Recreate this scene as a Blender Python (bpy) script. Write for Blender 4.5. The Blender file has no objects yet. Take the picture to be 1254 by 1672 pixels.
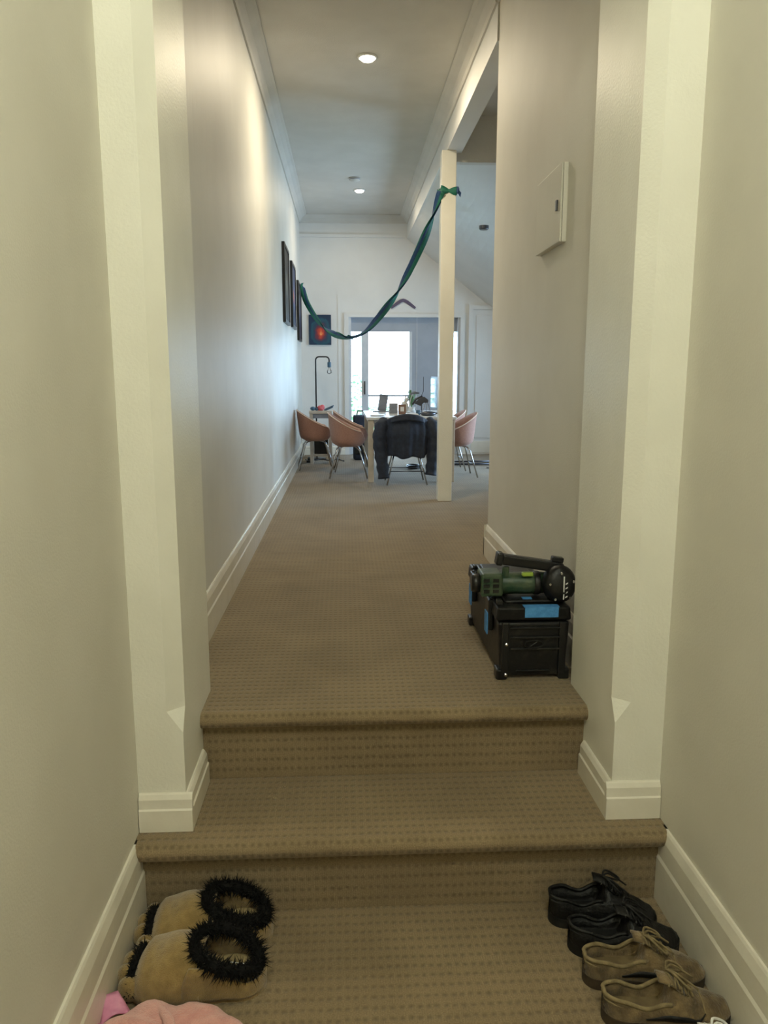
import bpy, bmesh, math, random
from mathutils import Vector, Matrix
random.seed(7)
S = bpy.context.scene
COL = S.collection
PI = math.pi
R = math.radians

# ------------------------------------------------------------------ camera
CAMZ = 1.55
cd = bpy.data.cameras.new('camera')
cd.sensor_fit = 'VERTICAL'; cd.sensor_height = 36.0
cd.lens = 1270.0 / 1672.0 * 36.0
cd.clip_start = 0.02; cd.clip_end = 200
cam = bpy.data.objects.new('camera', cd); COL.objects.link(cam)
cam.location = (0, 0, CAMZ)
cam.rotation_euler = (R(90 - 9.915), 0, R(-2.842))
S.camera = cam

# ------------------------------------------------------------------ world, exposure, daylight portals
w = bpy.data.worlds.new('overcast_sky'); S.world = w; w.use_nodes = True
bg = w.node_tree.nodes['Background']
bg.inputs['Color'].default_value = (0.50, 0.74, 1.0, 1)
bg.inputs['Strength'].default_value = 16.5
S.view_settings.view_transform = 'Standard'
S.view_settings.look = 'None'
S.view_settings.exposure = 0.0
S.view_settings.gamma = 1.0
S.view_settings.use_curve_mapping = False
try:
    S.cycles.use_denoising = True
    S.cycles.max_bounces = 10; S.cycles.diffuse_bounces = 6
    S.cycles.sample_clamp_indirect = 6.0
except Exception: pass

def portal(name, loc, rot, sx, sy):
    l = bpy.data.lights.new(name, 'AREA'); l.shape = 'RECTANGLE'; l.size = sx; l.size_y = sy
    l.cycles.is_portal = True
    o = bpy.data.objects.new(name, l); COL.objects.link(o); o.location = loc; o.rotation_euler = rot
    return o
portal('daylight_portal', (0.82, 11.05, 1.4), (R(-90), 0, 0), 1.6, 1.9)
portal('daylight_portal', (3.62, 8.6, 1.5), (0, R(90), 0), 1.5, 2.4)

def disc_light(name, loc, energy, color, size):
    l = bpy.data.lights.new(name, 'AREA'); l.shape = 'DISK'; l.size = size; l.energy = energy; l.color = color
    o = bpy.data.objects.new(name, l); COL.objects.link(o); o.location = loc
    return o
WARM = (1.0, 0.86, 0.62)
LOWC = (0.94, 1.0, 0.86)
E_HALL = 33.0
E_LOW = 87.0
disc_light('downlight_beam', (0.168, 5.61, 3.604), E_HALL, WARM, 0.09)
disc_light('downlight_beam', (0.185, 9.37, 3.604), E_HALL * 0.45, WARM, 0.09)
pl = bpy.data.lights.new('lower_hall_bulb', 'POINT'); pl.energy = E_LOW; pl.color = LOWC; pl.shadow_soft_size = 0.11
po = bpy.data.objects.new('lower_hall_bulb', pl); COL.objects.link(po); po.location = (0.16, -0.05, 3.38)

# ------------------------------------------------------------------ constants of the place
ZU, Z1 = 0.475, 0.235
XLL, XLR = -0.612, 0.94          # lower hall side walls
YP, YPB = 2.13, 2.58             # opening piers, front and back
XPL, XPR = -0.475, 0.792         # pier reveals
XL, XR = -0.585, 0.855           # upper hall side walls
YRE = 4.58                       # right hall wall ends here
YF = 10.8                        # far wall
ZC = 3.64                        # ceiling
XB0, XB1, ZB = 0.845, 0.97, 3.35  # beam
XE = 3.5                         # living room right wall

# ------------------------------------------------------------------ materials
def srgb(r, g, b):
    f = lambda c: (c / 12.92) if c <= 0.04045 else ((c + 0.055) / 1.055) ** 2.4
    return (f(r / 255), f(g / 255), f(b / 255), 1)
MATS = {}
def mat(name, c1, c2=None, rough=0.6, metal=0.0, scale=20.0, bump=0.0, bscale=None, spec=0.5, detail=4.0, coat=0.0, sheen=0.0, lo=0.35, hi=0.65, stretch=None):
    if name in MATS: return MATS[name]
    m = bpy.data.materials.new(name); m.use_nodes = True
    nt = m.node_tree; b = nt.nodes['Principled BSDF']
    b.inputs['Roughness'].default_value = rough; b.inputs['Metallic'].default_value = metal
    b.inputs['Specular IOR Level'].default_value = spec
    b.inputs['Coat Weight'].default_value = coat
    b.inputs['Sheen Weight'].default_value = sheen
    tc = nt.nodes.new('ShaderNodeTexCoord')
    n = nt.nodes.new('ShaderNodeTexNoise'); n.inputs['Scale'].default_value = scale; n.inputs['Detail'].default_value = detail
    nt.links.new(tc.outputs['Object'], n.inputs['Vector'])
    r = nt.nodes.new('ShaderNodeValToRGB')
    r.color_ramp.elements[0].position = lo; r.color_ramp.elements[1].position = hi
    r.color_ramp.elements[0].color = c1
    r.color_ramp.elements[1].color = c2 if c2 else tuple(min(1, x * 1.08) for x in c1[:3]) + (1,)
    nt.links.new(n.outputs['Fac'], r.inputs['Fac']); nt.links.new(r.outputs['Color'], b.inputs['Base Color'])
    if bump:
        n2 = nt.nodes.new('ShaderNodeTexNoise'); n2.inputs['Scale'].default_value = bscale or scale * 4; n2.inputs['Detail'].default_value = 3
        if stretch:
            mp = nt.nodes.new('ShaderNodeMapping'); mp.inputs['Scale'].default_value = stretch
            nt.links.new(tc.outputs['Object'], mp.inputs[0]); nt.links.new(mp.outputs[0], n2.inputs['Vector'])
        else: nt.links.new(tc.outputs['Object'], n2.inputs['Vector'])
        bp = nt.nodes.new('ShaderNodeBump'); bp.inputs['Strength'].default_value = bump; bp.inputs['Distance'].default_value = 0.01
        nt.links.new(n2.outputs['Fac'], bp.inputs['Height']); nt.links.new(bp.outputs['Normal'], b.inputs['Normal'])
    MATS[name] = m
    return m

M_WALL = mat('cream_wall_paint', (0.66, 0.63, 0.55, 1), (0.70, 0.67, 0.59, 1), 0.62, scale=3, bump=0.10, bscale=160, spec=0.5)
M_WALLG = mat('satin_hall_paint', (0.64, 0.62, 0.56, 1), (0.70, 0.68, 0.62, 1), 0.52, scale=2.2, bump=0.14, bscale=18, spec=0.5, stretch=(1, 1, 0.15))
M_PIER = mat('white_pier_paint', (0.78, 0.76, 0.67, 1), (0.82, 0.80, 0.71, 1), 0.45, scale=5, bump=0.12, bscale=120)
M_SKIRT = mat('gloss_skirting_paint', (0.74, 0.70, 0.60, 1), (0.80, 0.76, 0.66, 1), 0.22, scale=8, bump=0.05, bscale=60)
M_CEIL = mat('ceiling_paint', (0.60, 0.57, 0.51, 1), (0.64, 0.61, 0.55, 1), 0.75, scale=4, bump=0.2, bscale=130)
M_FAR = mat('white_board_paint', (0.70, 0.69, 0.66, 1), (0.74, 0.73, 0.70, 1), 0.5, scale=3, bump=0.06, bscale=80)
M_GREYP = mat('grey_door_panel', (0.34, 0.37, 0.42, 1), (0.38, 0.41, 0.46, 1), 0.5, scale=5)
M_ALU = mat('window_frame_paint', (0.55, 0.57, 0.60, 1), (0.62, 0.64, 0.66, 1), 0.4, scale=12)
M_BLACKP = mat('black_plastic', (0.007, 0.007, 0.0075, 1), (0.014, 0.0135, 0.013, 1), 0.33, scale=14, bump=0.08, bscale=90, spec=0.4)
M_BLACKD = mat('dusty_black_plastic', (0.007, 0.007, 0.007, 1), (0.045, 0.041, 0.034, 1), 0.42, scale=24, bump=0.15, bscale=70, lo=0.52, hi=0.85, spec=0.35)
M_CHROME = mat('chrome', (0.55, 0.55, 0.56, 1), None, 0.2, 1.0, scale=30)
M_STEELD = mat('dark_steel', (0.10, 0.10, 0.11, 1), None, 0.35, 0.8, scale=30)
M_TAPE = mat('blue_masking_tape', srgb(62, 128, 190), srgb(78, 146, 206), 0.7, scale=60, bump=0.2, bscale=200)
M_GREEN = mat('green_tool_plastic', (0.012, 0.045, 0.022, 1), (0.06, 0.085, 0.045, 1), 0.4, scale=26, bump=0.15, bscale=80)
M_LIME = mat('lime_plastic', (0.30, 0.42, 0.05, 1), None, 0.4)
M_FAB = mat('tan_chair_fabric', (0.37, 0.19, 0.145, 1), (0.44, 0.24, 0.18, 1), 0.85, scale=90, bump=0.25, bscale=400, sheen=0.2)
M_PIPING = mat('pale_piping', (0.75, 0.60, 0.48, 1), None, 0.7)
M_OAK = mat('pale_wood', (0.50, 0.44, 0.36, 1), (0.60, 0.53, 0.44, 1), 0.45, scale=12)
M_TTOP = mat('white_table_top', (0.72, 0.72, 0.72, 1), (0.78, 0.78, 0.78, 1), 0.3, scale=8)
M_JACKET = mat('navy_black_jacket', (0.007, 0.011, 0.024, 1), (0.014, 0.022, 0.044, 1), 0.7, scale=30, bump=0.4, bscale=18, sheen=0.08)
M_PAPER = mat('white_paper', (0.75, 0.75, 0.74, 1), None, 0.7)
M_GREY = mat('grey_plastic', (0.22, 0.23, 0.26, 1), (0.27, 0.28, 0.31, 1), 0.5)
M_BROWNB = mat('brown_box', (0.24, 0.14, 0.10, 1), (0.30, 0.18, 0.13, 1), 0.6)
M_RED = mat('red_pink_cloth', (0.55, 0.10, 0.12, 1), (0.65, 0.16, 0.17, 1), 0.7)
M_TEAL = mat('blue_pen_plastic', (0.04, 0.10, 0.16, 1), None, 0.5)
M_RIBG = mat('green_crepe', (0.01, 0.13, 0.085, 1), (0.015, 0.16, 0.105, 1), 0.6, scale=60, bump=0.2, bscale=300)
M_RIBB = mat('blue_crepe', (0.012, 0.045, 0.13, 1), (0.02, 0.06, 0.17, 1), 0.6, scale=60, bump=0.2, bscale=300)
M_BOOM = mat('dark_boomerang_wood', (0.09, 0.07, 0.12, 1), (0.13, 0.10, 0.16, 1), 0.5, scale=30)
M_TAN = mat('tan_slipper_fleece', srgb(132, 108, 62), srgb(154, 128, 76), 0.95, scale=45, bump=0.5, bscale=350, sheen=0.4)
M_TANIN = mat('beige_lining', srgb(128, 112, 76), srgb(150, 132, 92), 0.95, scale=30, bump=0.3, bscale=250)
M_FUR = mat('black_fur', (0.003, 0.003, 0.003, 1), (0.007, 0.0065, 0.006, 1), 0.9, scale=60, spec=0.2)
M_PINK = mat('pink_fleece', srgb(208, 148, 140), srgb(226, 168, 158), 0.95, scale=30, bump=0.6, bscale=240, sheen=0.4)
M_MAUVE = mat('mauve_satin', srgb(196, 124, 158), srgb(220, 150, 182), 0.35, scale=30)
M_SHB = mat('black_leather', (0.004, 0.004, 0.004, 1), (0.010, 0.0095, 0.009, 1), 0.5, scale=30, spec=0.3, bump=0.3, bscale=120)
M_SHBS = mat('black_rubber', (0.006, 0.006, 0.0055, 1), (0.011, 0.011, 0.01, 1), 0.6, scale=30, spec=0.3)
M_SUEDE = mat('brown_suede', srgb(74, 60, 38), srgb(122, 102, 68), 0.95, scale=26, bump=0.4, bscale=160, sheen=0.25, detail=6)
M_SUEDER = mat('pale_suede_trim', srgb(108, 94, 64), srgb(138, 121, 86), 0.9, scale=40, bump=0.3, bscale=200)
M_SUEDES = mat('dark_brown_rubber', srgb(44, 34, 22), srgb(62, 50, 34), 0.8, scale=30)
M_INS = mat('worn_insole', srgb(86, 72, 48), srgb(110, 94, 64), 0.9, scale=30)
M_WHITE = mat('white_leather', (0.75, 0.75, 0.72, 1), None, 0.45)
M_LEAF = mat('hedge_leaf', (0.10, 0.24, 0.10, 1), (0.24, 0.42, 0.20, 1), 0.5, scale=1.5)
M_GROUND = mat('garden_ground', (0.16, 0.20, 0.09, 1), (0.25, 0.27, 0.15, 1), 0.9, scale=4)
M_DIRT = mat('scuffed_paint', (0.55, 0.50, 0.38, 1), None, 0.7)

def emis(name, col, st):
    m = bpy.data.materials.new(name); m.use_nodes = True; b = m.node_tree.nodes['Principled BSDF']
    b.inputs['Base Color'].default_value = col
    b.inputs['Emission Color'].default_value = col; b.inputs['Emission Strength'].default_value = st
    return m
M_LENS = emis('lit_lamp_lens', (1.0, 0.93, 0.78, 1), 14)
M_DOME = emis('lit_opal_glass', (1.0, 0.93, 0.72, 1), 3)

def glassmat():
    m = bpy.data.materials.new('window_glass'); m.use_nodes = True; nt = m.node_tree
    nt.nodes.remove(nt.nodes['Principled BSDF'])
    t = nt.nodes.new('ShaderNodeBsdfTransparent'); g = nt.nodes.new('ShaderNodeBsdfGlossy'); g.inputs['Roughness'].default_value = 0.02
    lw = nt.nodes.new('ShaderNodeFresnel'); lw.inputs['IOR'].default_value = 1.45
    mx = nt.nodes.new('ShaderNodeMixShader')
    nt.links.new(lw.outputs[0], mx.inputs[0]); nt.links.new(t.outputs[0], mx.inputs[1]); nt.links.new(g.outputs[0], mx.inputs[2])
    nt.links.new(mx.outputs[0], nt.nodes['Material Output'].inputs['Surface'])
    return m
M_GLASS = glassmat()

def carpetmat():
    m = bpy.data.materials.new('loop_pile_carpet'); m.use_nodes = True; nt = m.node_tree; L = nt.links
    b = nt.nodes['Principled BSDF']; b.inputs['Roughness'].default_value = 0.95; b.inputs['Specular IOR Level'].default_value = 0.15
    b.inputs['Sheen Weight'].default_value = 0.15
    uv = nt.nodes.new('ShaderNodeUVMap'); uv.uv_map = 'UVMap'
    wob = nt.nodes.new('ShaderNodeTexNoise'); wob.inputs['Scale'].default_value = 38; wob.inputs['Detail'].default_value = 2; L.new(uv.outputs[0], wob.inputs['Vector'])
    vs_ = nt.nodes.new('ShaderNodeVectorMath'); vs_.operation = 'SCALE'; vs_.inputs['Scale'].default_value = 0.012; L.new(wob.outputs['Color'], vs_.inputs[0])
    va_ = nt.nodes.new('ShaderNodeVectorMath'); va_.operation = 'ADD'; L.new(uv.outputs[0], va_.inputs[0]); L.new(vs_.outputs[0], va_.inputs[1])
    sep = nt.nodes.new('ShaderNodeSeparateXYZ'); L.new(va_.outputs[0], sep.inputs[0])
    def M(op, a, b_=None, c=None):
        n = nt.nodes.new('ShaderNodeMath'); n.operation = op
        for i, x in enumerate((a, b_, c)):
            if x is None: continue
            if isinstance(x, (int, float)): n.inputs[i].default_value = x
            else: L.new(x, n.inputs[i])
        return n.outputs[0]
    def bump1(s, per, pw):
        x = M('MULTIPLY', s, 2 * PI / per); x = M('COSINE', x); x = M('MULTIPLY_ADD', x, 0.5, 0.5)
        return M('POWER', x, pw)
    pu = bump1(sep.outputs[0], 0.0225, 0.9); pv = bump1(sep.outputs[1], 0.034, 2.6)
    pit = M('MULTIPLY', pu, pv)
    rib = bump1(sep.outputs[0], 0.0065, 1.0)
    nz = nt.nodes.new('ShaderNodeTexNoise'); nz.inputs['Scale'].default_value = 260; nz.inputs['Detail'].default_value = 3; L.new(uv.outputs[0], nz.inputs['Vector'])
    n2 = nt.nodes.new('ShaderNodeTexNoise'); n2.inputs['Scale'].default_value = 3.0; n2.inputs['Detail'].default_value = 4; L.new(uv.outputs[0], n2.inputs['Vector'])
    base = nt.nodes.new('ShaderNodeValToRGB'); base.color_ramp.elements[0].position = 0.34; base.color_ramp.elements[1].position = 0.66
    base.color_ramp.elements[0].color = (0.166, 0.121, 0.066, 1); base.color_ramp.elements[1].color = (0.295, 0.222, 0.130, 1)
    mixn = M('MULTIPLY_ADD', n2.outputs['Fac'], 0.40, M('MULTIPLY', nz.outputs['Fac'], 0.60)); L.new(mixn, base.inputs['Fac'])
    mx = nt.nodes.new('ShaderNodeMixRGB'); mx.inputs[2].default_value = (0.06, 0.044, 0.026, 1)
    L.new(M('MULTIPLY', M('MULTIPLY', pit, M('MULTIPLY_ADD', nz.outputs['Fac'], 1.8, -0.2)), 0.62), mx.inputs[0]); L.new(base.outputs[0], mx.inputs[1]); L.new(mx.outputs[0], b.inputs['Base Color'])
    hgt = M('SUBTRACT', M('MULTIPLY_ADD', nz.outputs['Fac'], 0.35, M('MULTIPLY', rib, 0.15)), pit)
    bp = nt.nodes.new('ShaderNodeBump'); bp.inputs['Strength'].default_value = 0.6; bp.inputs['Distance'].default_value = 0.004
    L.new(hgt, bp.inputs['Height']); L.new(bp.outputs[0], b.inputs['Normal'])
    return m
M_CARPET = carpetmat()

def paintmat(name, stops, cx, cz, sx, sz, ns=9, amt=0.5, ax='y'):
    """picture print: radial figure on a dark ground, object coordinates"""
    m = bpy.data.materials.new(name); m.use_nodes = True; nt = m.node_tree; L = nt.links
    b = nt.nodes['Principled BSDF']; b.inputs['Roughness'].default_value = 0.5
    tc = nt.nodes.new('ShaderNodeTexCoord')
    mp = nt.nodes.new('ShaderNodeMapping'); px, py = (1, 0) if ax == 'x' else (0, 1); mp.inputs['Location'].default_value = (-px * cx / sx, -py * cx / sx, -cz / sz); mp.inputs['Scale'].default_value = (px / sx, py / sx, 1 / sz)
    L.new(tc.outputs['Object'], mp.inputs[0])
    nz = nt.nodes.new('ShaderNodeTexNoise'); nz.inputs['Scale'].default_value = ns; nz.inputs['Detail'].default_value = 5; L.new(tc.outputs['Object'], nz.inputs['Vector'])
    ln = nt.nodes.new('ShaderNodeVectorMath'); ln.operation = 'LENGTH'; L.new(mp.outputs[0], ln.inputs[0])
    ad = nt.nodes.new('ShaderNodeMath'); ad.operation = 'MULTIPLY_ADD'; ad.inputs[1].default_value = amt
    L.new(nz.outputs['Fac'], ad.inputs[0]); L.new(ln.outputs['Value'], ad.inputs[2])
    r = nt.nodes.new('ShaderNodeValToRGB'); el = r.color_ramp.elements
    el[0].position, el[0].color = stops[0]; el[1].position, el[1].color = stops[-1]
    for p, c in stops[1:-1]:
        e = el.new(p); e.color = c
    L.new(ad.outputs[0], r.inputs[0]); L.new(r.outputs[0], b.inputs['Base Color'])
    return m

# ------------------------------------------------------------------ mesh helpers
class MB:
    def __init__(s): s.v = []; s.f = []; s.uv = None
    def add(s, vs, fs):
        o = len(s.v); s.v += [tuple(p) for p in vs]; s.f += [tuple(i + o for i in f) for f in fs]; return s
    def box(s, x0, x1, y0, y1, z0, z1, m=None):
        vs = [(x0, y0, z0), (x1, y0, z0), (x1, y1, z0), (x0, y1, z0), (x0, y0, z1), (x1, y0, z1), (x1, y1, z1), (x0, y1, z1)]
        if m: vs = [m @ Vector(p) for p in vs]
        return s.add(vs, [(0, 3, 2, 1), (4, 5, 6, 7), (0, 1, 5, 4), (1, 2, 6, 5), (2, 3, 7, 6), (3, 0, 4, 7)])
    def prism(s, poly, axis, a, b):
        """poly: 2-D outline, extruded along axis ('x','y','z') from a to b"""
        def P(p, t): return {'x': (t, p[0], p[1]), 'y': (p[0], t, p[1]), 'z': (p[0], p[1], t)}[axis]
        n = len(poly)
        vs = [P(p, a) for p in poly] + [P(p, b) for p in poly]
        fs = [tuple(range(n)), tuple(range(2 * n - 1, n - 1, -1))] + [(i, i + n, (i + 1) % n + n, (i + 1) % n) for i in range(n)]
        return s.add(vs, fs)
    def tube(s, pts, r, n=8, closed=False):
        pts = [Vector(p) for p in pts]; N = len(pts); rings = []
        up = None
        for i, p in enumerate(pts):
            if closed: t = pts[(i + 1) % N] - pts[i - 1]
            else: t = pts[min(i + 1, N - 1)] - pts[max(i - 1, 0)]
            t.normalize()
            if up is None: up = t.orthogonal().normalized()
            else:
                up = (up - t * up.dot(t))
                up = up.normalized() if up.length > 1e-6 else t.orthogonal().normalized()
            bn = t.cross(up)
            rr = r[i] if isinstance(r, (list, tuple)) else r
            rings.append([p + (up * math.cos(2 * PI * k / n) + bn * math.sin(2 * PI * k / n)) * rr for k in range(n)])
        vs = [q for ring in rings for q in ring]; fs = []
        for i in range(N if closed else N - 1):
            j = (i + 1) % N
            for k in range(n): fs.append((i * n + k, i * n + (k + 1) % n, j * n + (k + 1) % n, j * n + k))
        if not closed: fs += [tuple(range(n - 1, -1, -1)), tuple((N - 1) * n + k for k in range(n))]
        return s.add(vs, fs)
    def lathe(s, prof, c=(0, 0, 0), n=24, m=None):
        vs = []; fs = []; N = len(prof)
        for (r, z) in prof:
            for k in range(n):
                p = Vector((r * math.cos(2 * PI * k / n), r * math.sin(2 * PI * k / n), z))
                if m: p = m @ p
                vs.append(p + Vector(c))
        for i in range(N - 1):
            for k in range(n): fs.append((i * n + k, i * n + (k + 1) % n, (i + 1) * n + (k + 1) % n, (i + 1) * n + k))
        fs += [tuple(range(n - 1, -1, -1)), tuple((N - 1) * n + k for k in range(n))]
        return s.add(vs, fs)
    def grid(s, fn, nu, nv, cu=False, cv=False):
        vs = [fn(i / (nu if cu else nu - 1), j / (nv if cv else nv - 1)) for i in range(nu) for j in range(nv)]; fs = []
        for i in range(nu if cu else nu - 1):
            for j in range(nv if cv else nv - 1):
                a = i * nv + j; b = ((i + 1) % nu) * nv + j; c = ((i + 1) % nu) * nv + (j + 1) % nv; d = i * nv + (j + 1) % nv
                fs.append((a, b, c, d))
        return s.add(vs, fs)
    def blob(s, c, rx, ry, rz, n=12, m=None, wob=0.0):
        def fn(u, v):
            a = u * 2 * PI; b = -PI / 2 + v * PI
            k = 1 + wob * math.sin(3 * a + 2 * b)
            p = Vector((rx * math.cos(b) * math.cos(a) * k, ry * math.cos(b) * math.sin(a) * k, rz * math.sin(b)))
            if m: p = m @ p
            return p + Vector(c)
        return s.grid(fn, n, n // 2 + 1, cu=True)
    def build(s, name, m, parent=None, loc=(0, 0, 0), rot=(0, 0, 0), smooth=False, bevel=0, sub=0, solid=0, seg=2, uvfn=None):
        me = bpy.data.meshes.new(name); me.from_pydata(s.v, [], s.f); me.validate()
        bm = bmesh.new(); bm.from_mesh(me)
        bmesh.ops.remove_doubles(bm, verts=bm.verts, dist=1e-6)
        if bevel:
            bmesh.ops.bevel(bm, geom=[e for e in bm.edges], offset=bevel, segments=seg, affect='EDGES', profile=0.5, clamp_overlap=True)
        bmesh.ops.recalc_face_normals(bm, faces=bm.faces)
        bm.to_mesh(me); bm.free()
        if uvfn:
            ul = me.uv_layers.new(name='UVMap')
            for p in me.polygons:
                for li in p.loop_indices:
                    ul.data[li].uv = uvfn(me.vertices[me.loops[li].vertex_index].co, p.normal)
        if smooth:
            for p in me.polygons: p.use_smooth = True
        me.materials.append(m)
        o = bpy.data.objects.new(name, me); COL.objects.link(o)
        if parent: o.parent = parent
        o.location = loc; o.rotation_euler = rot
        if solid:
            sm = o.modifiers.new('thickness', 'SOLIDIFY'); sm.thickness = solid; sm.offset = 0
        if sub:
            sb = o.modifiers.new('smooth', 'SUBSURF'); sb.levels = sub; sb.render_levels = sub
        return o
def tag(o, label=None, cat=None, group=None, kind=None):
    if label: o['label'] = label
    if cat: o['category'] = cat
    if group: o['group'] = group
    if kind: o['kind'] = kind
    return o
def thing(name, loc, label, cat, rz=0, group=None):
    o = bpy.data.objects.new(name, None); COL.objects.link(o); o.location = loc; o.rotation_euler = (0, 0, rz)
    o.empty_display_size = 0.05
    return tag(o, label, cat, group)
def struct(o, label=None): return tag(o, label, kind='structure')
def copy_tree(o, parent=None):
    c = o.copy(); COL.objects.link(c); c.parent = parent
    for ch in list(o.children): copy_tree(ch, c)
    return c
def sstep(a, b, x):
    t = max(0.0, min(1.0, (x - a) / (b - a))); return t * t * (3 - 2 * t)
def text_mesh(body, size, extrude):
    c = bpy.data.curves.new('lettering', 'FONT'); c.body = body; c.size = size; c.extrude = extrude; c.align_x = 'CENTER'; c.align_y = 'CENTER'
    o = bpy.data.objects.new('lettering', c); COL.objects.link(o)
    bpy.context.view_layer.update()
    me = bpy.data.meshes.new_from_object(o.evaluated_get(bpy.context.evaluated_depsgraph_get()))
    bpy.data.objects.remove(o); return me

# ================================================================== STRUCTURE
uv_xy = lambda co, n: (co.x, co.y)
# floors and steps
struct(MB().box(XLL, XLR, -1.6, 2.09, -0.1, 0.0).build('floor_lower', M_CARPET, uvfn=uv_xy), 'brown carpeted floor of the lower hall')
struct(MB().box(XL - 0.1, XE, 2.50, YF + 0.16, ZU - 0.12, ZU).build('floor_upper', M_CARPET, uvfn=uv_xy), 'brown pitted loop carpet of upper hall and room')

def step(name, x0, x1, yr, zb, zt, yb, label):
    """one carpeted step: riser at yr, rolled nose, tread back to yb; built as a profile swept across"""
    ov, th = 0.042, 0.052
    prof = [(yr, zb), (yr, zt - th)]
    cyn, czn, rr = yr - ov + th / 2, zt - th / 2, th / 2
    for k in range(11):
        a = -PI / 2 - PI * k / 10 * 1.0
        prof.append((cyn + rr * math.cos(a), czn + rr * math.sin(a)))
    n = 8
    for k in range(1, n + 1): prof.append((cyn + (yb - cyn) * k / n, zt))
    prof.append((yb, zb))
    arc = [0]
    for a, b in zip(prof, prof[1:]): arc.append(arc[-1] + math.hypot(b[0] - a[0], b[1] - a[1]))
    nx = 2
    m = MB(); P = len(prof)
    for i in range(nx):
        x = x0 + (x1 - x0) * i / (nx - 1)
        m.v += [(x, p[0], p[1]) for p in prof]
    for i in range(nx - 1):
        for k in range(P - 1): m.f.append((i * P + k, i * P + k + 1, (i + 1) * P + k + 1, (i + 1) * P + k))
    m.f.append(tuple(range(P))); m.f.append(tuple((nx - 1) * P + k for k in range(P - 1, -1, -1)))
    def uvf(co, nrm):
        best = min(range(P), key=lambda k: (co.y - prof[k][0]) ** 2 + (co.z - prof[k][1]) ** 2)
        return (co.x, arc[best])
    o = m.build(name, M_CARPET, uvfn=uvf, smooth=False)
    return struct(o, label)
step('stair_lower', XLL, XLR, 2.07, 0.0, Z1, 2.45, 'lower carpeted step with rolled nose')
step('stair_upper', XPL, XPR, 2.415, Z1, ZU, 2.50, 'upper carpeted step with rolled nose')

# lower hall walls
struct(MB().box(XLL - 0.12, XLL, -1.6, 2.2, -0.1, ZC).build('wall_lower_left', M_WALL))
struct(MB().box(XLR, XLR + 0.12, -1.6, 2.2, -0.1, ZC).build('wall_lower_right', M_WALL))
struct(MB().box(XLL - 0.12, XLR + 0.12, -1.72, -1.6, -0.1, ZC).build('wall_back', M_WALL))

def pier(name, xo, xi, sgn):
    """white pier with a stopped chamfer on its front inner corner; sgn=+1: reveal faces +x"""
    ch = 0.045
    zt, zs = 0.600, 0.535
    m = MB(); top = 2.84
    # lower square block, then the chamfered shaft joined by a sloping stop
    A = [(xo, YPB), (xo, YP), (xi, YP), (xi, YP), (xi, YPB)]
    def ring(z, c): return [(xo, YPB, z), (xo, YP, z), (xi - sgn * c, YP, z), (xi, YP + c * 0.9, z), (xi, YPB, z)]
    rings = [ring(Z1, 0.0005), ring(zs, 0.0005), ring(zt, ch), ring(top, ch)]
    for r_ in rings: m.v += r_
    for i in range(3):
        for k in range(5): m.f.append((i * 5 + k, i * 5 + (k + 1) % 5, (i + 1) * 5 + (k + 1) % 5, (i + 1) * 5 + k))
    m.f += [(4, 3, 2, 1, 0), (15, 16, 17, 18, 19)]
    return struct(m.build(name, M_PIER))
pier('wall_pier_left', XLL, XPL, 1)
pier('wall_pier_right', XLR, XPR, -1)
struct(MB().box(XLL, XLR, YP, YPB, 2.84, ZC).build('wall_lintel', M_PIER))

# upper hall walls
struct(MB().box(XL - 0.15, XL, YPB, YF + 0.16, ZU, ZC + 0.1).build('wall_left', M_WALLG))
struct(MB().box(XR, XR + 0.14, YPB, YRE, ZU, ZC + 0.1).build('wall_right', M_WALL))
struct(MB().box(XR + 0.14, XE + 0.12, YRE - 0.12, YRE, ZU, ZC + 0.1).build('wall_living_near', M_WALL))
# fillers behind the piers between shaft and hall walls
struct(MB().box(XLL - 0.12, XL - 0.15, 2.2, YPB + 0.05, Z1, ZC).build('wall_return_left', M_WALL))
struct(MB().box(XR + 0.14, XLR + 0.12, 2.2, YPB + 0.05, Z1, ZC).build('wall_return_right', M_WALL))

# far wall with the glazed opening
OX0, OX1, OZ = 0.056, 1.577, 2.333
fw = MB()
fw.box(XL, OX0, YF, YF + 0.16, ZU, ZC + 0.1); fw.box(OX1, XE + 0.12, YF, YF + 0.16, ZU, ZC + 0.1); fw.box(OX0, OX1, YF, YF + 0.16, OZ, ZC + 0.1)
FWALL = struct(fw.build('wall_far', M_FAR), 'pale board-lined far wall')
for x in (-0.076, 1.70, 2.25):
    MB().box(x - 0.012, x + 0.012, YF - 0.006, YF + 0.001, ZU + 0.12, 2.62).build('batten', M_FAR, FWALL)
MB().box(XL, 0.82, YF - 0.02, YF + 0.001, 3.36, 3.40).build('rail', M_FAR, FWALL)

# living room right wall with an unseen window, added to let in more sky light
WY0, WY1, WZ0, WZ1 = 7.4, 9.8, 0.75, 2.2
rw = MB()
rw.box(XE, XE + 0.12, YRE, WY0, ZU, ZC); rw.box(XE, XE + 0.12, WY1, YF, ZU, ZC)
rw.box(XE, XE + 0.12, WY0, WY1, ZU, WZ0); rw.box(XE, XE + 0.12, WY0, WY1, WZ1, ZC)
struct(rw.build('wall_living_right', M_FAR))

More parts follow.
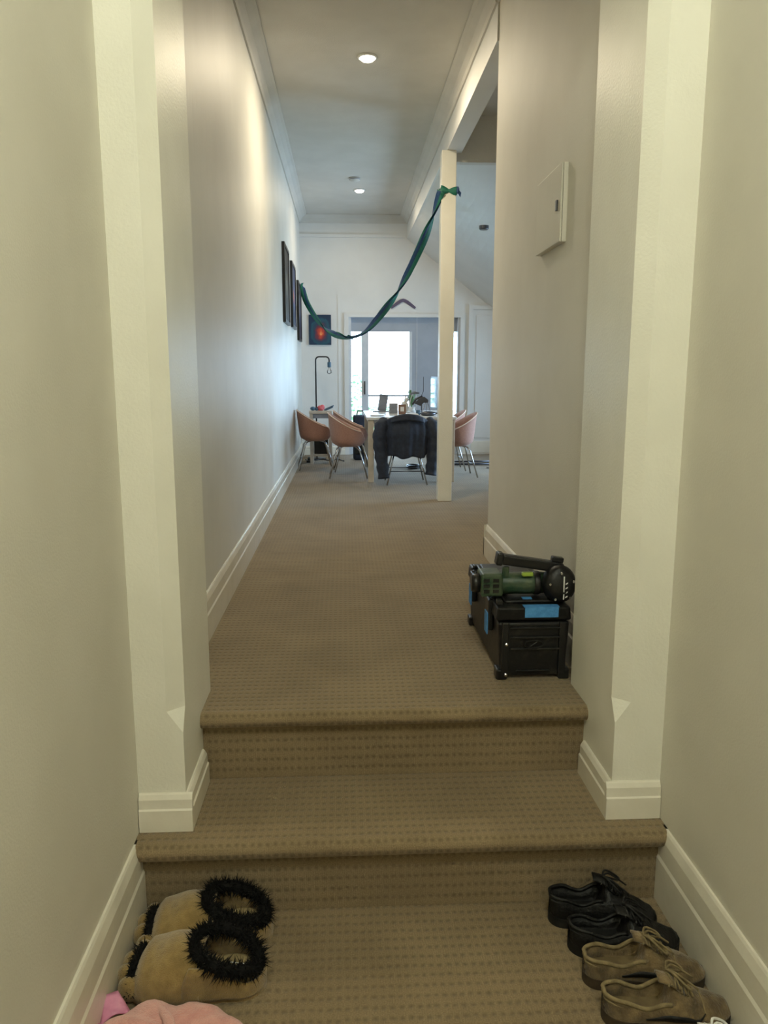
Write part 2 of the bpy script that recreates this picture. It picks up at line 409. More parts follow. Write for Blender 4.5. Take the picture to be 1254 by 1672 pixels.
# ceilings, beam, bulkhead, raked ceiling
struct(MB().box(XLL - 0.12, XLR + 0.12, -1.72, YP, ZC, ZC + 0.1).build('ceiling_lower', M_CEIL))
struct(MB().box(XL, XB1, YPB - 0.45, YF, ZC, ZC + 0.1).build('ceiling', M_CEIL), 'flat ceiling of the upper hall')
struct(MB().box(XB0, XB1, YRE, YF, ZB, ZC + 0.05).build('trim_beam', M_FAR), 'painted beam running over the opening to the far wall')
struct(MB().box(XB1, XE, YRE, 6.75, ZC, ZC + 0.1).build('ceiling_living_near', M_CEIL))
struct(MB().box(XB1, XE, 6.75, 6.83, 3.28, ZC).box(XB0 + 0.004, XB1, 6.75, 6.83, 3.282, ZB).build('wall_bulkhead', M_CEIL))
rk = MB()
RX0 = XB0 + 0.004
def rfn(dz):
    def fn(u, v):
        d = (v ** 1.6) * (XE - RX0)
        zn = ZB - 0.065 * sstep(0.0, 0.13, d); zf = max(2.27, ZB - 0.77 * d)
        return (RX0 + d, 6.79 + u * (YF - 6.79), (1 - u) * zn + u * zf + dz)
    return fn
rk.grid(rfn(0), 12, 30); rk.grid(rfn(0.04), 12, 30)
struct(rk.build('ceiling_raked', M_FAR))

# cornices
def cornice(name, pts_in, horiz):
    m = MB()
    c = 0.10
    prof = [(0, -c), (0.012, -c), (0.02, -c + 0.02), (c * 0.45, -c * 0.45), (c - 0.02, -0.02), (c, -0.012), (c, 0), (0, 0)]
    if horiz[0] == 'y':   # runs along y at wall x, growing dir s
        _, x, s, a, b = horiz
        m.prism([(x + s * p[0], ZC + p[1]) for p in prof], 'y', a, b)
    else:
        _, y, s, a, b = horiz
        m.prism([(y + s * p[0], ZC + p[1]) for p in prof], 'x', a, b)
    return struct(m.build(name, M_CEIL))
cornice('trim_cornice_left', None, ('y', XL, 1, YPB, YF))
cornice('trim_cornice_right', None, ('y', XB0, -1, YRE - 0.0, YF))
cornice('trim_cornice_right_near', None, ('y', XR, -1, YPB, YRE))
cornice('trim_cornice_far', None, ('x', YF, -1, XL, XB0))

# baseboards: moulded profile (t out from wall, z)
def sk_prof(h, t=0.02):
    return [(0, 0), (t, 0), (t, h * 0.58), (t - 0.004, h * 0.62), (t - 0.005, h * 0.86), (t - 0.012, h * 0.97), (t - 0.016, h), (0, h)]
def skirt(name, axis, wall, s, a, b, z, h=0.19, t=0.02, label=None):
    m = MB().prism([(wall + s * p[0], z + p[1]) for p in sk_prof(h, t)], axis, a, b)
    return struct(m.build(name, M_SKIRT), label)
skirt('baseboard_lower_left', 'y', XLL, 1, -1.6, 2.075, 0.0, 0.235, 0.022)
skirt('baseboard_lower_right', 'y', XLR, -1, -1.6, 2.075, 0.0, 0.235, 0.022)
skirt('baseboard_pier_left', 'x', YP, -1, XLL + 0.002, XPL + 0.0199, Z1, 0.115, 0.02)
skirt('baseboard_pier_right', 'x', YP, -1, XPR - 0.0199, XLR - 0.002, Z1, 0.115, 0.02)
skirt('baseboard_reveal_left', 'y', XPL, 1, YP, 2.395, Z1, 0.115, 0.02)
skirt('baseboard_reveal_right', 'y', XPR, -1, YP, 2.395, Z1, 0.115, 0.02)
skirt('baseboard_left', 'y', XL, 1, YPB, YF, ZU, 0.19)
skirt('baseboard_right', 'y', XR, -1, YPB, YRE + 0.02, ZU, 0.19)
skirt('baseboard_right_end', 'x', YRE, 1, XR - 0.02, XR + 0.14, ZU, 0.19)
skirt('baseboard_far_left', 'x', YF, -1, XL, OX0 - 0.06, ZU, 0.12)
skirt('baseboard_far_right', 'x', YF, -1, OX1 + 0.06, XE, ZU, 0.12)

# glazed door unit
W1 = thing('window_1', (0, 0, 0), None, None); struct(W1, 'tall glazed door unit in far wall, daylight blazing through')
yw = YF + 0.06
def part(name, m, parent, *box, **k): return MB().box(*box).build(name, m, parent, **k)
part('architrave', M_FAR, W1, OX0 - 0.06, OX0, YF - 0.02, YF, ZU, OZ + 0.05); part('architrave', M_FAR, W1, OX1, OX1 + 0.06, YF - 0.02, YF, ZU, OZ + 0.05)
part('architrave', M_FAR, W1, OX0, OX1, YF - 0.02, YF, OZ, OZ + 0.05)
part('jamb', M_ALU, W1, OX0, OX0 + 0.035, YF, YF + 0.14, ZU, OZ); part('jamb', M_ALU, W1, OX1 - 0.035, OX1, YF, YF + 0.14, ZU, OZ)
part('head_panel', M_GREYP, W1, OX0 + 0.035, OX1 - 0.035, yw, yw + 0.05, 2.147, OZ)
st = part('stile', M_ALU, W1, 0.229, 0.328, yw, yw + 0.05, ZU, 2.147)
part('handle', M_STEELD, st, 0.262, 0.282, yw - 0.02, yw, 1.30, 1.48)
part('stile', M_ALU, W1, 0.886, 0.925, yw, yw + 0.05, ZU, 2.147)
part('transom', M_ALU, W1, 0.328, 0.886, yw, yw + 0.05, 1.270, 1.296)
part('bottom_rail', M_ALU, W1, OX0 + 0.035, OX1 - 0.035, yw, yw + 0.05, ZU, ZU + 0.1)
part('side_panel', M_GREYP, W1, 0.925, 1.463, yw, yw + 0.045, ZU + 0.1, 2.147)
part('panel_joint', M_ALU, W1, 0.985, 0.993, yw - 0.004, yw, ZU + 0.1, OZ)
for (a, b, c, d) in ((0.091, 0.229, ZU + 0.1, 2.147), (0.328, 0.886, 1.296, 2.147), (0.328, 0.886, ZU + 0.1, 1.270), (1.463, 1.542, ZU + 0.1, 2.147)):
    part('pane', M_GLASS, W1, a, b, yw + 0.02, yw + 0.026, c, d)
# unseen window added to brighten the living room
W2 = thing('window_2_added', (0, 0, 0), None, None); struct(W2, 'unseen wide window added in the living room side wall for more light')
part('window_frame', M_FAR, W2, XE, XE + 0.10, WY0, WY0 + 0.05, WZ0, WZ1); part('window_frame', M_FAR, W2, XE, XE + 0.10, WY1 - 0.05, WY1, WZ0, WZ1)
part('window_frame', M_FAR, W2, XE, XE + 0.10, WY0, WY1, WZ1 - 0.05, WZ1); part('window_sill', M_FAR, W2, XE - 0.03, XE + 0.12, WY0, WY1, WZ0, WZ0 + 0.04)
part('mullion', M_FAR, W2, XE + 0.03, XE + 0.07, 8.58, 8.62, WZ0, WZ1)
part('pane', M_GLASS, W2, XE + 0.05, XE + 0.056, WY0, 8.58, WZ0, WZ1); part('pane', M_GLASS, W2, XE + 0.05, XE + 0.056, 8.62, WY1, WZ0, WZ1)

# door in the far wall right of the glazing
D1 = thing('door_1', (0, 0, 0), None, None); struct(D1, 'white panelled door and frame right of the pillar')
part('door_leaf', M_FAR, D1, 1.745, 2.42, YF - 0.022, YF - 0.001, ZU + 0.02, 2.44)
part('door_frame', M_FAR, D1, 1.69, 1.745, YF - 0.035, YF, ZU, 2.50); part('door_frame', M_FAR, D1, 2.42, 2.475, YF - 0.035, YF, ZU, 2.50)
part('door_frame', M_FAR, D1, 1.745, 2.42, YF - 0.035, YF, 2.44, 2.50)
part('panel', M_FAR, D1, 1.79, 2.37, YF - 0.03, YF - 0.022, 0.70, 2.36, bevel=0.006)
part('bottom_rail', M_SKIRT, D1, 1.745, 2.42, YF - 0.03, YF - 0.022, ZU + 0.02, 0.66, bevel=0.004)

# pillar
pil = struct(MB().box(0.80, 0.92, 6.66, 6.78, ZU, ZB).build('trim_post', M_PIER, bevel=0.004), 'square white post holding up the beam')

# outside
struct(MB().box(-12, 14, YF + 0.16, 30, -0.3, 0.25).build('ground_garden', M_GROUND))
hg = MB()
for i in range(2600):
    x = random.uniform(-2.2, 1.5); y = random.uniform(13.2, 14.0); zt = (1.50 if x < 0.36 else 1.02) + 0.06 * math.sin(x * 5) + 0.05 * math.sin(x * 11)
    z = random.uniform(0.3, zt); s_ = random.uniform(0.03, 0.06)
    q = Matrix.Rotation(random.uniform(0, 6.28), 3, 'Z') @ Matrix.Rotation(random.uniform(-1, 1), 3, 'X')
    pts = [q @ Vector(p) for p in ((-s_, 0, 0), (0, 0.01, s_ * 0.5), (s_ * 1.4, 0, 0), (0, 0.01, -s_ * 0.5))]
    hg.add([p + Vector((x, y, z)) for p in pts], [(0, 1, 2), (0, 2, 3)])
hedge = hg.build('garden_hedge', M_LEAF); tag(hedge, 'green hedge outside seen through the glazed door', 'hedge', kind='stuff')

# ================================================================== LIGHT FITTINGS
def downlight(x, y, label):
    t = thing('downlight', (x, y, ZC), label, 'ceiling light', group='hall downlights')
    MB().lathe([(0.065, 0.0), (0.068, -0.006), (0.060, -0.012), (0.050, -0.010), (0.050, 0.0)], n=28).build('trim_ring', M_WHITE, t, smooth=True)
    MB().lathe([(0.049, -0.002), (0.047, -0.014), (0.038, -0.024), (0.02, -0.030), (0.0005, -0.032)], n=28).build('lens', M_LENS, t, smooth=True)
downlight(0.168, 5.61, 'lit round downlight nearest the camera in hall ceiling')
downlight(0.185, 9.37, 'lit round downlight farther along hall ceiling, near far wall')
sd = thing('smoke_alarm', (0.123, 8.83, ZC), 'white disc smoke alarm on hall ceiling beside the far downlight', 'smoke alarm')
MB().lathe([(0.06, 0), (0.06, -0.018), (0.045, -0.03), (0.0005, -0.032)], n=24).build('body', M_CEIL, sd, smooth=True)
MB().lathe([(0.061, -0.014), (0.0625, -0.016), (0.061, -0.019)], n=24).build('vent_ring', M_GREY, sd)
t = thing('ceiling_light', (0.16, -0.05, ZC), 'round opal ceiling light over the lower hall', 'ceiling light')
MB().lathe([(0.15, 0), (0.15, -0.03), (0.14, -0.04), (0.0005, -0.04)], n=28).build('base', M_WHITE, t)
MB().lathe([(0.138, -0.04), (0.13, -0.075), (0.09, -0.105), (0.0005, -0.115)], n=28).build('shade', M_DOME, t, smooth=True)
cl = thing('ceiling_spotlight', (1.42, 8.2, 3.02), 'small dark fitting on raked ceiling right of the pillar', 'spotlight')
MB().lathe([(0.05, 0.03), (0.05, 0.0), (0.04, -0.01), (0.0005, -0.012)], n=20).build('body', M_STEELD, cl)

# switchboard on the right hall wall
t = thing('switchboard_panel', (XR, 3.09, 2.06), 'shallow white panel box high on right hall wall', 'panel')
MB().box(-0.018, 0.0, 0, 0.38, 0, 0.29).build('body', M_WALL, t, bevel=0.002)
MB().box(-0.027, -0.019, 0.0, 0.38, 0, 0.29).build('door', M_WALL, t, bevel=0.003)
MB().box(-0.035, -0.027, 0.035, 0.05, 0.12, 0.16).build('latch', M_STEELD, t, bevel=0.002)

# ================================================================== PICTURES
c = lambda r, g, b: srgb(r, g, b)
PICS = [
 (7.68, 0.62, 2.06, 0.74, 'dark framed picture nearest the camera on left wall', [(0.0, c(60, 62, 70)), (0.4, c(120, 116, 104)), (0.7, c(34, 36, 44)), (1.0, c(18, 18, 20))]),
 (8.78, 0.60, 2.08, 0.70, 'middle of three pictures on left wall, blue with orange', [(0.0, c(206, 110, 60)), (0.35, c(180, 90, 60)), (0.55, c(70, 86, 124)), (1.0, c(40, 50, 84))]),
 (9.92, 0.62, 1.99, 0.72, 'farthest of three pictures on left wall, beside the streamer', [(0.0, c(180, 160, 130)), (0.5, c(70, 80, 110)), (1.0, c(30, 36, 60))]),
]
for (y, wd, z, h, lab, stops) in PICS:
    t = thing('framed_picture', (XL, y, z), lab, 'picture', group='pictures on the left wall')
    m = MB(); f_ = 0.03
    m.box(0.001, 0.028, 0, f_, 0, h); m.box(0.001, 0.028, wd - f_, wd, 0, h); m.box(0.001, 0.028, f_, wd - f_, 0, f_); m.box(0.001, 0.028, f_, wd - f_, h - f_, h)
    m.build('frame', M_BLACKP, t)
    MB().box(0.001, 0.020, f_, wd - f_, f_, h - f_).build('canvas', paintmat('picture_print', stops, wd * 0.5, h * 0.5, wd * 0.5, h * 0.4), t)
t = thing('painting', (-0.478, YF, 1.967), 'dark teal unframed painting with a red-orange glow on far wall', 'painting')
MB().box(0, 0.299, -0.02, -0.001, 0, 0.395).build('canvas', paintmat('volcano_print', [(0.22, c(250, 190, 110)), (0.36, c(215, 80, 50)), (0.52, c(130, 45, 55)), (0.68, c(44, 60, 84)), (0.9, c(28, 84, 100)), (1.0, c(20, 48, 76))], 0.16, 0.16, 0.19, 0.26, ns=16, amt=0.45, ax='x'), t)

# boomerang
bm_ = MB(); pts = []
for k in range(13):
    u = -1 + k / 6.0; pts.append((0.165 * u, -0.128 * (math.sqrt(u * u + 0.05) - math.sqrt(0.05))))
top = []; bot = []
for i, p in enumerate(pts):
    a = pts[max(0, i - 1)]; b = pts[min(12, i + 1)]; d = Vector((b[0] - a[0], b[1] - a[1])).normalized(); n_ = Vector((-d.y, d.x))
    wd = 0.021 * (1 - 0.35 * (abs(i - 6) / 6) ** 3)
    top.append((p[0] + n_.x * wd, p[1] + n_.y * wd)); bot.append((p[0] - n_.x * wd, p[1] - n_.y * wd))
bo = bm_.prism(top + bot[::-1], 'y', -0.016, -0.001).build('boomerang', M_BOOM, loc=(0.795, YF, 2.556))
tag(bo, 'dark wooden boomerang hung on far wall above the glazed door', 'boomerang')

# ================================================================== STREAMER
rp = [(-0.532, 10.36, 2.70), (-0.525, 10.28, 2.64), (-0.474, 10.068, 2.47), (-0.35, 9.734, 2.253), (-0.233, 9.418, 2.111), (-0.122, 9.118, 2.025), (0.0, 8.79, 1.975), (0.076, 8.585, 1.963),
      (0.176, 8.315, 1.982), (0.293, 8.0, 2.07), (0.451, 7.573, 2.257), (0.547, 7.315, 2.412), (0.601, 7.169, 2.515), (0.678, 6.963, 2.686), (0.738, 6.80, 2.85), (0.795, 6.648, 3.03)]
def polyline(pts, n):
    P = [Vector(p) for p in pts]; out = []
    for i in range(n):
        u = i / (n - 1) * (len(P) - 1); k = min(int(u), len(P) - 2); f = u - k
        p0 = P[max(k - 1, 0)]; p1 = P[k]; p2 = P[k + 1]; p3 = P[min(k + 2, len(P) - 1)]
        out.append(0.5 * ((2 * p1) + (p2 - p0) * f + (2 * p0 - 5 * p1 + 4 * p2 - p3) * f * f + (3 * p1 - p0 - 3 * p2 + p3) * f ** 3))
    return out
RIB = thing('twisted_streamer', (-0.532, 10.36, 2.70), 'twisted blue and green crepe streamer strung from left wall to white post', 'streamer')
base = Vector((-0.532, 10.36, 2.70))
C_ = polyline(rp, 150)
for name, off, mm in (('green_strand', 0.0, M_RIBG), ('blue_strand', 0.55, M_RIBB)):
    m = MB(); n = len(C_)
    side = Vector((0.94, 0.35, 0)).normalized()
    for i, p in enumerate(C_):
        tng = (C_[min(i + 1, n - 1)] - C_[max(i - 1, 0)]).normalized()
        nn = side.cross(tng); nn = nn.normalized(); s2 = tng.cross(nn)
        nn = Vector((0.35, -0.94, 0)); a1 = (nn - tng * nn.dot(tng)).normalized(); a2 = tng.cross(a1)
        ang = off + i / n * PI * 5.2 + 0.5 * math.sin(i * 0.13)
        d = a1 * math.cos(ang) + a2 * math.sin(ang)
        hw = 0.036 * (1.0 if off == 0 else 0.9)
        m.v += [p + d * hw - base, p - d * hw - base]
    for i in range(n - 1): m.f.append((2 * i, 2 * i + 1, 2 * i + 3, 2 * i + 2))
    m.build(name, mm, RIB, smooth=True, solid=0.0015)
kn = MB()
def band(u, v):
    a = u * 4; x0, x1, y0, y1 = 0.795, 0.925, 6.655, 6.785
    cs = [(x0, y0), (x1, y0), (x1, y1), (x0, y1), (x0, y0)]
    k = min(int(a), 3); f = a - k
    x = cs[k][0] + (cs[k + 1][0] - cs[k][0]) * f; y = cs[k][1] + (cs[k + 1][1] - cs[k][1]) * f
    hw = 0.012 + 0.022 * abs(math.cos(a * PI))
    cxm, cym = 0.86, 6.72
    o = 1.0 + 0.02 * math.sin(a * 9)
    return (cxm + (x - cxm) * o - base.x, cym + (y - cym) * o - base.y, 3.045 - 0.01 * math.sin(a * 2) + (v - 0.5) * 2 * hw - base.z)
kn.grid(band, 65, 3); kn.build('post_wrap', M_RIBG, RIB, smooth=True, solid=0.002)
kk = MB(); kk.blob((0.932 - base.x, 6.648 - base.y, 3.04 - base.z), 0.012, 0.012, 0.03); kk.add([(0.925 - base.x, 6.64 - base.y, 3.055 - base.z), (0.96 - base.x, 6.645 - base.y, 3.02 - base.z), (0.955 - base.x, 6.66 - base.y, 2.985 - base.z), (0.93 - base.x, 6.65 - base.y, 3.02 - base.z)], [(0, 1, 2, 3)])
kk.build('knot', M_RIBB, RIB)

# ================================================================== TABLE AND CHAIRS
TX0, TX1, TY0, TY1, TZ = 0.215, 1.13, 7.88, 9.42, 0.667
tb = thing('dining_table', ((TX0 + TX1) / 2, (TY0 + TY1) / 2, ZU), 'long white-topped dining table with pale wooden legs', 'table')
hx, hy = (TX1 - TX0) / 2, (TY1 - TY0) / 2
MB().box(-hx, hx, -hy, hy, TZ - 0.03, TZ).build('table_top', M_TTOP, tb, bevel=0.004)
ap = MB(); ap.box(-hx + 0.07, hx - 0.07, -hy + 0.04, -hy + 0.06, TZ - 0.10, TZ - 0.03); ap.box(-hx + 0.07, hx - 0.07, hy - 0.06, hy - 0.04, TZ - 0.10, TZ - 0.03)
ap.box(-hx + 0.04, -hx + 0.06, -hy + 0.07, hy - 0.07, TZ - 0.10, TZ - 0.03); ap.box(hx - 0.06, hx - 0.04, -hy + 0.07, hy - 0.07, TZ - 0.10, TZ - 0.03)
ap.build('apron', M_TTOP, tb)
for sx in (-1, 1):
    for sy in (-1, 1):
        x = sx * (hx - 0.045); y = sy * (hy - 0.045)
        MB().box(x - 0.03, x + 0.03, y - 0.03, y + 0.03, 0, TZ - 0.03).build('leg', M_OAK, tb, bevel=0.004)

def rim_h(a):
    d = abs(a) / PI * 180
    h = 0.69 - 0.19 * sstep(0, 138, d) - 0.085 * sstep(132, 168, d)
    return h
def shell_r(z):
    k = min(1.0, max(0.0, (z - 0.335) / 0.085))
    return 0.85 * (0.62 + 0.38 * math.sqrt(max(0, 1 - (1 - k) ** 2))) + 0.15 * max(0, (z - 0.40)) / 0.29
SX, SY = 0.255, 0.215
def shell_pt(a, z, off=0.0):
    r_ = shell_r(z)
    return ((SX * r_ + off) * math.sin(a), -(SY * r_ + off) * math.cos(a), z)
def make_chair(label):
    t = thing('tub_chair', (0, 0, 0), label, 'chair', group='tub chairs around the table')
    m = MB(); nv = 18
    def fn(u, v):
        a = -PI + u * 2 * PI; top = rim_h(a)
        if v <= 0.6: z = 0.335 + (top - 0.335) * (v / 0.6); return shell_pt(a, z)
        q = (v - 0.6) / 0.4
        if q < 0.15: return shell_pt(a, top + 0.004, -0.010)
        z = top + (0.395 - top) * (q - 0.15) / 0.85
        return shell_pt(a, z, -0.022)
    m.grid(fn, 48, nv, cu=True)
    m.lathe([(0.001, 0.334), (0.118, 0.334), (0.118, 0.338), (0.001, 0.338)], n=24)
    m.build('shell', M_FAB, t, smooth=True)
    def cu(u, v):
        a = u * 2 * PI; r_ = [0.001, 0.5, 0.9, 1.0, 0.97][min(4, int(v * 4 + 0.01))]; z = [0.435, 0.433, 0.425, 0.408, 0.395][min(4, int(v * 4 + 0.01))]
        return (0.195 * r_ * math.sin(a), -0.165 * r_ * math.cos(a) + 0.01, z)
    MB().grid(cu, 28, 5, cu=True).build('seat_cushion', M_FAB, t, smooth=True)
    MB().tube([Vector(shell_pt(a, rim_h(a), 0.002)) for a in [R(-132 + 264 * k / 44) for k in range(45)]], 0.005, 6).build('piping', M_PIPING, t, smooth=True)
    for sx in (-1, 1):
        for sy in (-1, 1):
            MB().tube([(sx * 0.06, sy * 0.05, 0.335), (sx * 0.11, sy * 0.10, 0.325), (sx * 0.13, sy * 0.125, 0.29), (sx * 0.20, sy * 0.20, 0.006)], 0.008, 8).build('leg', M_CHROME, t, smooth=True)
    for sy in (-1, 1): MB().tube([(-0.168, sy * 0.168, 0.14), (0.168, sy * 0.168, 0.14)], 0.005, 6).build('leg_brace', M_STEELD, t, smooth=True)
    return t
chair0 = make_chair('tan tub chair nearest the camera along left side of table')
def put(o, x, y, rz, label=None):
    o.location = (x, y, ZU); o.rotation_euler = (0, 0, R(rz))
    if label: o['label'] = label
put(chair0, 0.03, 8.37, -90)
put(copy_tree(chair0), 0.075, 8.93, -88, 'tan tub chair half hidden behind the nearest left-side chair')
put(copy_tree(chair0), -0.35, 9.12, -84, 'tan tub chair standing against the left wall before the side table')
put(copy_tree(chair0), 1.20, 8.37, 92, 'tan tub chair just right of white post, nearer of two')
put(copy_tree(chair0), 1.17, 8.98, 90, 'tan tub chair right of white post, farther of two')
put(copy_tree(chair0), 0.61, 7.84, 0, 'tub chair at near end of table under the dark jacket')

# jacket over the near chair
JX, JY = 0.61, 7.84
jk = thing('dark_jacket', (JX, JY, ZU), 'dark navy jacket draped over the chair at near table end', 'jacket')
def jfn(u, v):
    a = R(-104 + 208 * u); top = rim_h(a) + 0.012
    fold = 0.010 * math.sin(a * 11 + 2 * v) + 0.006 * math.sin(a * 23 + 1)
    hem = 0.30 - 0.02 * math.cos(a * 2) + 0.012 * math.sin(a * 9)
    if v < 0.2:
        q = v / 0.2; z = top - 0.14 * (1 - q); return shell_pt(a, z, -0.034 * (1 - q * 0.6) )
    if v < 0.27: return shell_pt(a, top + 0.006, -0.006 + 0.01 * (v - 0.2) / 0.07)
    q = (v - 0.27) / 0.73
    z = top + (hem - top) * q
    rr = shell_pt(a, max(z, 0.44), 0.016 + 0.045 * sstep(0, 0.5, q) + fold * (0.3 + q))
    return (rr[0], rr[1], z)
MB().grid(jfn, 64, 30).build('body', M_JACKET, jk, smooth=True, solid=0.006)
col_ = MB()
def cfn(u, v):
    a = R(-34 + 68 * u); p = shell_pt(a, rim_h(a) + 0.01 - 0.05 * v, 0.03 + 0.02 * v)
    return p
col_.grid(cfn, 20, 5); col_.build('collar', M_JACKET, jk, smooth=True, solid=0.012)
for s, zb in ((-1, 0.075), (1, 0.105)):
    m = MB(); pts = [(s * 0.215, -0.08, 0.60), (s * 0.250, -0.12, 0.575), (s * 0.272, -0.15, 0.46), (s * 0.262, -0.17, 0.33), (s * 0.245, -0.19, 0.20), (s * 0.232, -0.20, zb)]
    path = polyline(pts, 22)
    rad = [0.078 - 0.022 * i / 21 + 0.006 * math.sin(i * 1.9) for i in range(22)]; rad[0] = 0.05
    m.tube(path, rad, 14).build('sleeve', M_JACKET, jk, smooth=True)

# table clutter
ZT = ZU + TZ
t = thing('leaning_board', (0.42, 9.05, ZT), 'grey board leaning upright on table in front of window', 'board')
MB().box(-0.05, 0.05, -0.012, 0.012, 0.01, 0.20, Matrix.Rotation(R(9), 4, 'Y')).build('panel', M_GREY, t, bevel=0.003)
MB().box(-0.10, 0.12, -0.05, 0.06, 0, 0.012).build('foot', M_GREY, t, bevel=0.002)
t = thing('photo_frame', (0.523, 8.5, ZT), 'small silver picture frame standing on table, left of brown box', 'frame')
MB().box(-0.048, 0.048, -0.01, 0.01, 0, 0.12).build('frame', M_CHROME, t, bevel=0.003)
MB().box(-0.038, 0.038, -0.012, -0.009, 0.012, 0.108).build('picture', M_GREY, t)
MB().prism([(0.0, 0.0), (0.06, 0.0), (0.0, 0.09)], 'x', -0.01, 0.01).build('stand', M_GREY, t, loc=(0, 0.01, 0))
t = thing('brown_carton', (0.618, 8.5, ZT), 'small brown carton with pale label on the table', 'box')
MB().box(-0.04, 0.04, -0.035, 0.035, 0, 0.105).build('body', M_BROWNB, t, bevel=0.003)
MB().box(-0.02, 0.02, -0.037, -0.035, 0.03, 0.08).build('label', M_PAPER, t)
t = thing('cat_figurine', (0.655, 8.62, ZT), 'small orange and white cat ornament behind brown carton', 'ornament')
m = MB(); m.blob((0, 0, 0.07), 0.045, 0.03, 0.07).blob((0.02, -0.005, 0.15), 0.028, 0.026, 0.026); m.build('body', M_WHITE, t, smooth=True)
MB().prism([(0.0, 0.168), (0.012, 0.200), (0.02, 0.172)], 'y', -0.008, 0.004).prism([(0.026, 0.172), (0.036, 0.198), (0.042, 0.164)], 'y', -0.008, 0.004).build('ears', M_BROWNB, t)
t = thing('smart_speaker', (0.868, 8.15, ZT), 'dark fabric oval speaker lying on the table beside the post', 'speaker')
m = MB(); m.lathe([(0.001, 0), (0.055, 0.0), (0.078, 0.012), (0.080, 0.026), (0.07, 0.038), (0.001, 0.042)], n=28); m.build('body', M_STEELD, t, smooth=True)
MB().lathe([(0.001, 0.042), (0.045, 0.041), (0.042, 0.044), (0.001, 0.0445)], n=20).build('top_ring', M_BLACKP, t)
t = thing('monitor', (1.03, 8.62, ZT), 'thin monitor seen edge-on at right of table, beside the post', 'monitor')
MB().box(-0.012, 0.012, -0.30, 0.30, 0.05, 0.40).build('screen', M_BLACKP, t, rot=(0, 0, R(8)), bevel=0.004)
MB().box(-0.016, -0.012, -0.285, 0.285, 0.065, 0.385).build('display', mat('glossy_screen', (0.02, 0.02, 0.025, 1), None, 0.06), t, rot=(0, 0, R(8)))
MB().box(0.0, 0.02, -0.03, 0.03, 0.006, 0.08).build('neck', M_BLACKP, t); MB().box(-0.07, 0.07, -0.11, 0.11, 0, 0.008).build('stand', M_BLACKP, t, bevel=0.003)
t = thing('microphone_stand', (0.835, 8.55, ZT), 'tangle of desk microphone arm and small tripod on table', 'stand')
MB().lathe([(0.001, 0), (0.05, 0), (0.05, 0.012), (0.001, 0.014)], n=20).build('base', M_BLACKP, t)
MB().tube([(0, 0, 0.012), (0, 0, 0.20)], 0.005, 8).tube([(0, 0, 0.20), (0.02, 0, 0.245), (0.02, 0, 0.40)], 0.003, 6).build('pole', M_STEELD, t)
MB().tube([(0.01, 0, 0.19), (-0.06, 0.0, 0.16), (-0.10, 0, 0.10)], 0.012, 8).build('arm', M_STEELD, t, smooth=True)
MB().prism([(-0.085, 0.115), (-0.02, 0.175), (0.03, 0.185), (0.075, 0.15), (0.07, 0.12), (0.02, 0.12), (-0.01, 0.085)], 'y', -0.02, 0.02).build('shade', M_STEELD, t, bevel=0.004)
for k in (-1, 0, 1): MB().tube([(k * 0.012 + 0.055, 0.01, 0.12), (0.055 + k * 0.05, 0.01, 0.004)], 0.004, 6).build('leg', M_CHROME, t)
t = thing('desk_lamp', (0.70, 8.75, ZT), 'slim white desk lamp with jointed arm by window on table', 'lamp')
MB().lathe([(0.001, 0), (0.045, 0), (0.045, 0.012), (0.001, 0.012)], n=20).build('base', M_WHITE, t)
MB().tube([(0, 0, 0.01), (0.035, 0, 0.16), (0.06, 0, 0.23)], 0.005, 8).build('arm', M_WHITE, t)
MB().tube([(0.02, 0, 0.205), (0.07, 0, 0.225), (0.13, 0, 0.22)], [0.008, 0.016, 0.006], 8).build('head', M_GREY, t, smooth=True)
t = thing('potted_plant', (0.76, 8.95, ZT), 'small potted plant on the table against the grey panel', 'plant')
MB().lathe([(0.001, 0), (0.035, 0), (0.045, 0.06), (0.038, 0.06), (0.001, 0.055)], n=18).build('pot', M_WHITE, t, smooth=True)
for k in range(11):
    a = k * 2.4; h = 0.09 + 0.12 * ((k * 37) % 10) / 10
    q = Vector((math.cos(a), math.sin(a), 0)); s2 = Vector((-q.y, q.x, 0)) * 0.014
    p0, p1, p2 = Vector((0, 0, 0.055)), q * 0.04 + Vector((0, 0, 0.055 + h)), q * 0.10 + Vector((0, 0, 0.05 + h * 0.9))
    MB().add([p0 - s2 * 0.3, p0 + s2 * 0.3, p1 + s2, p2, p1 - s2], [(0, 1, 2, 4), (4, 2, 3)]).build('leaf', M_LEAF, t, solid=0.001)
t = thing('paper_tray', (0.70, 8.2, ZT), 'flat pale stack of papers near the table edge', 'papers')
for k in range(3): MB().box(-0.06 + 0.004 * k, 0.06 + 0.002 * k, -0.08, 0.08, 0.006 * k, 0.006 * k + 0.005).build('sheet', M_PAPER, t)
t = thing('mouse_cup', (0.775, 8.3, ZT), 'small dark cup on table left of the oval speaker', 'cup')
MB().lathe([(0.001, 0), (0.02, 0), (0.024, 0.05), (0.021, 0.05), (0.018, 0.006), (0.001, 0.006)], n=16).build('body', M_TEAL, t, smooth=True)
MB().tube([(0.022, 0, 0.012), (0.038, 0, 0.018), (0.038, 0, 0.036), (0.023, 0, 0.042)], 0.004, 6).build('handle', M_TEAL, t, smooth=True)
t = thing('plate', (0.33, 8.12, ZT), 'flat pale plate at near left corner of the table', 'plate')
MB().lathe([(0.001, 0), (0.06, 0), (0.09, 0.010), (0.088, 0.013), (0.058, 0.004), (0.001, 0.004)], n=28).build('rim', M_TTOP, t, smooth=True)

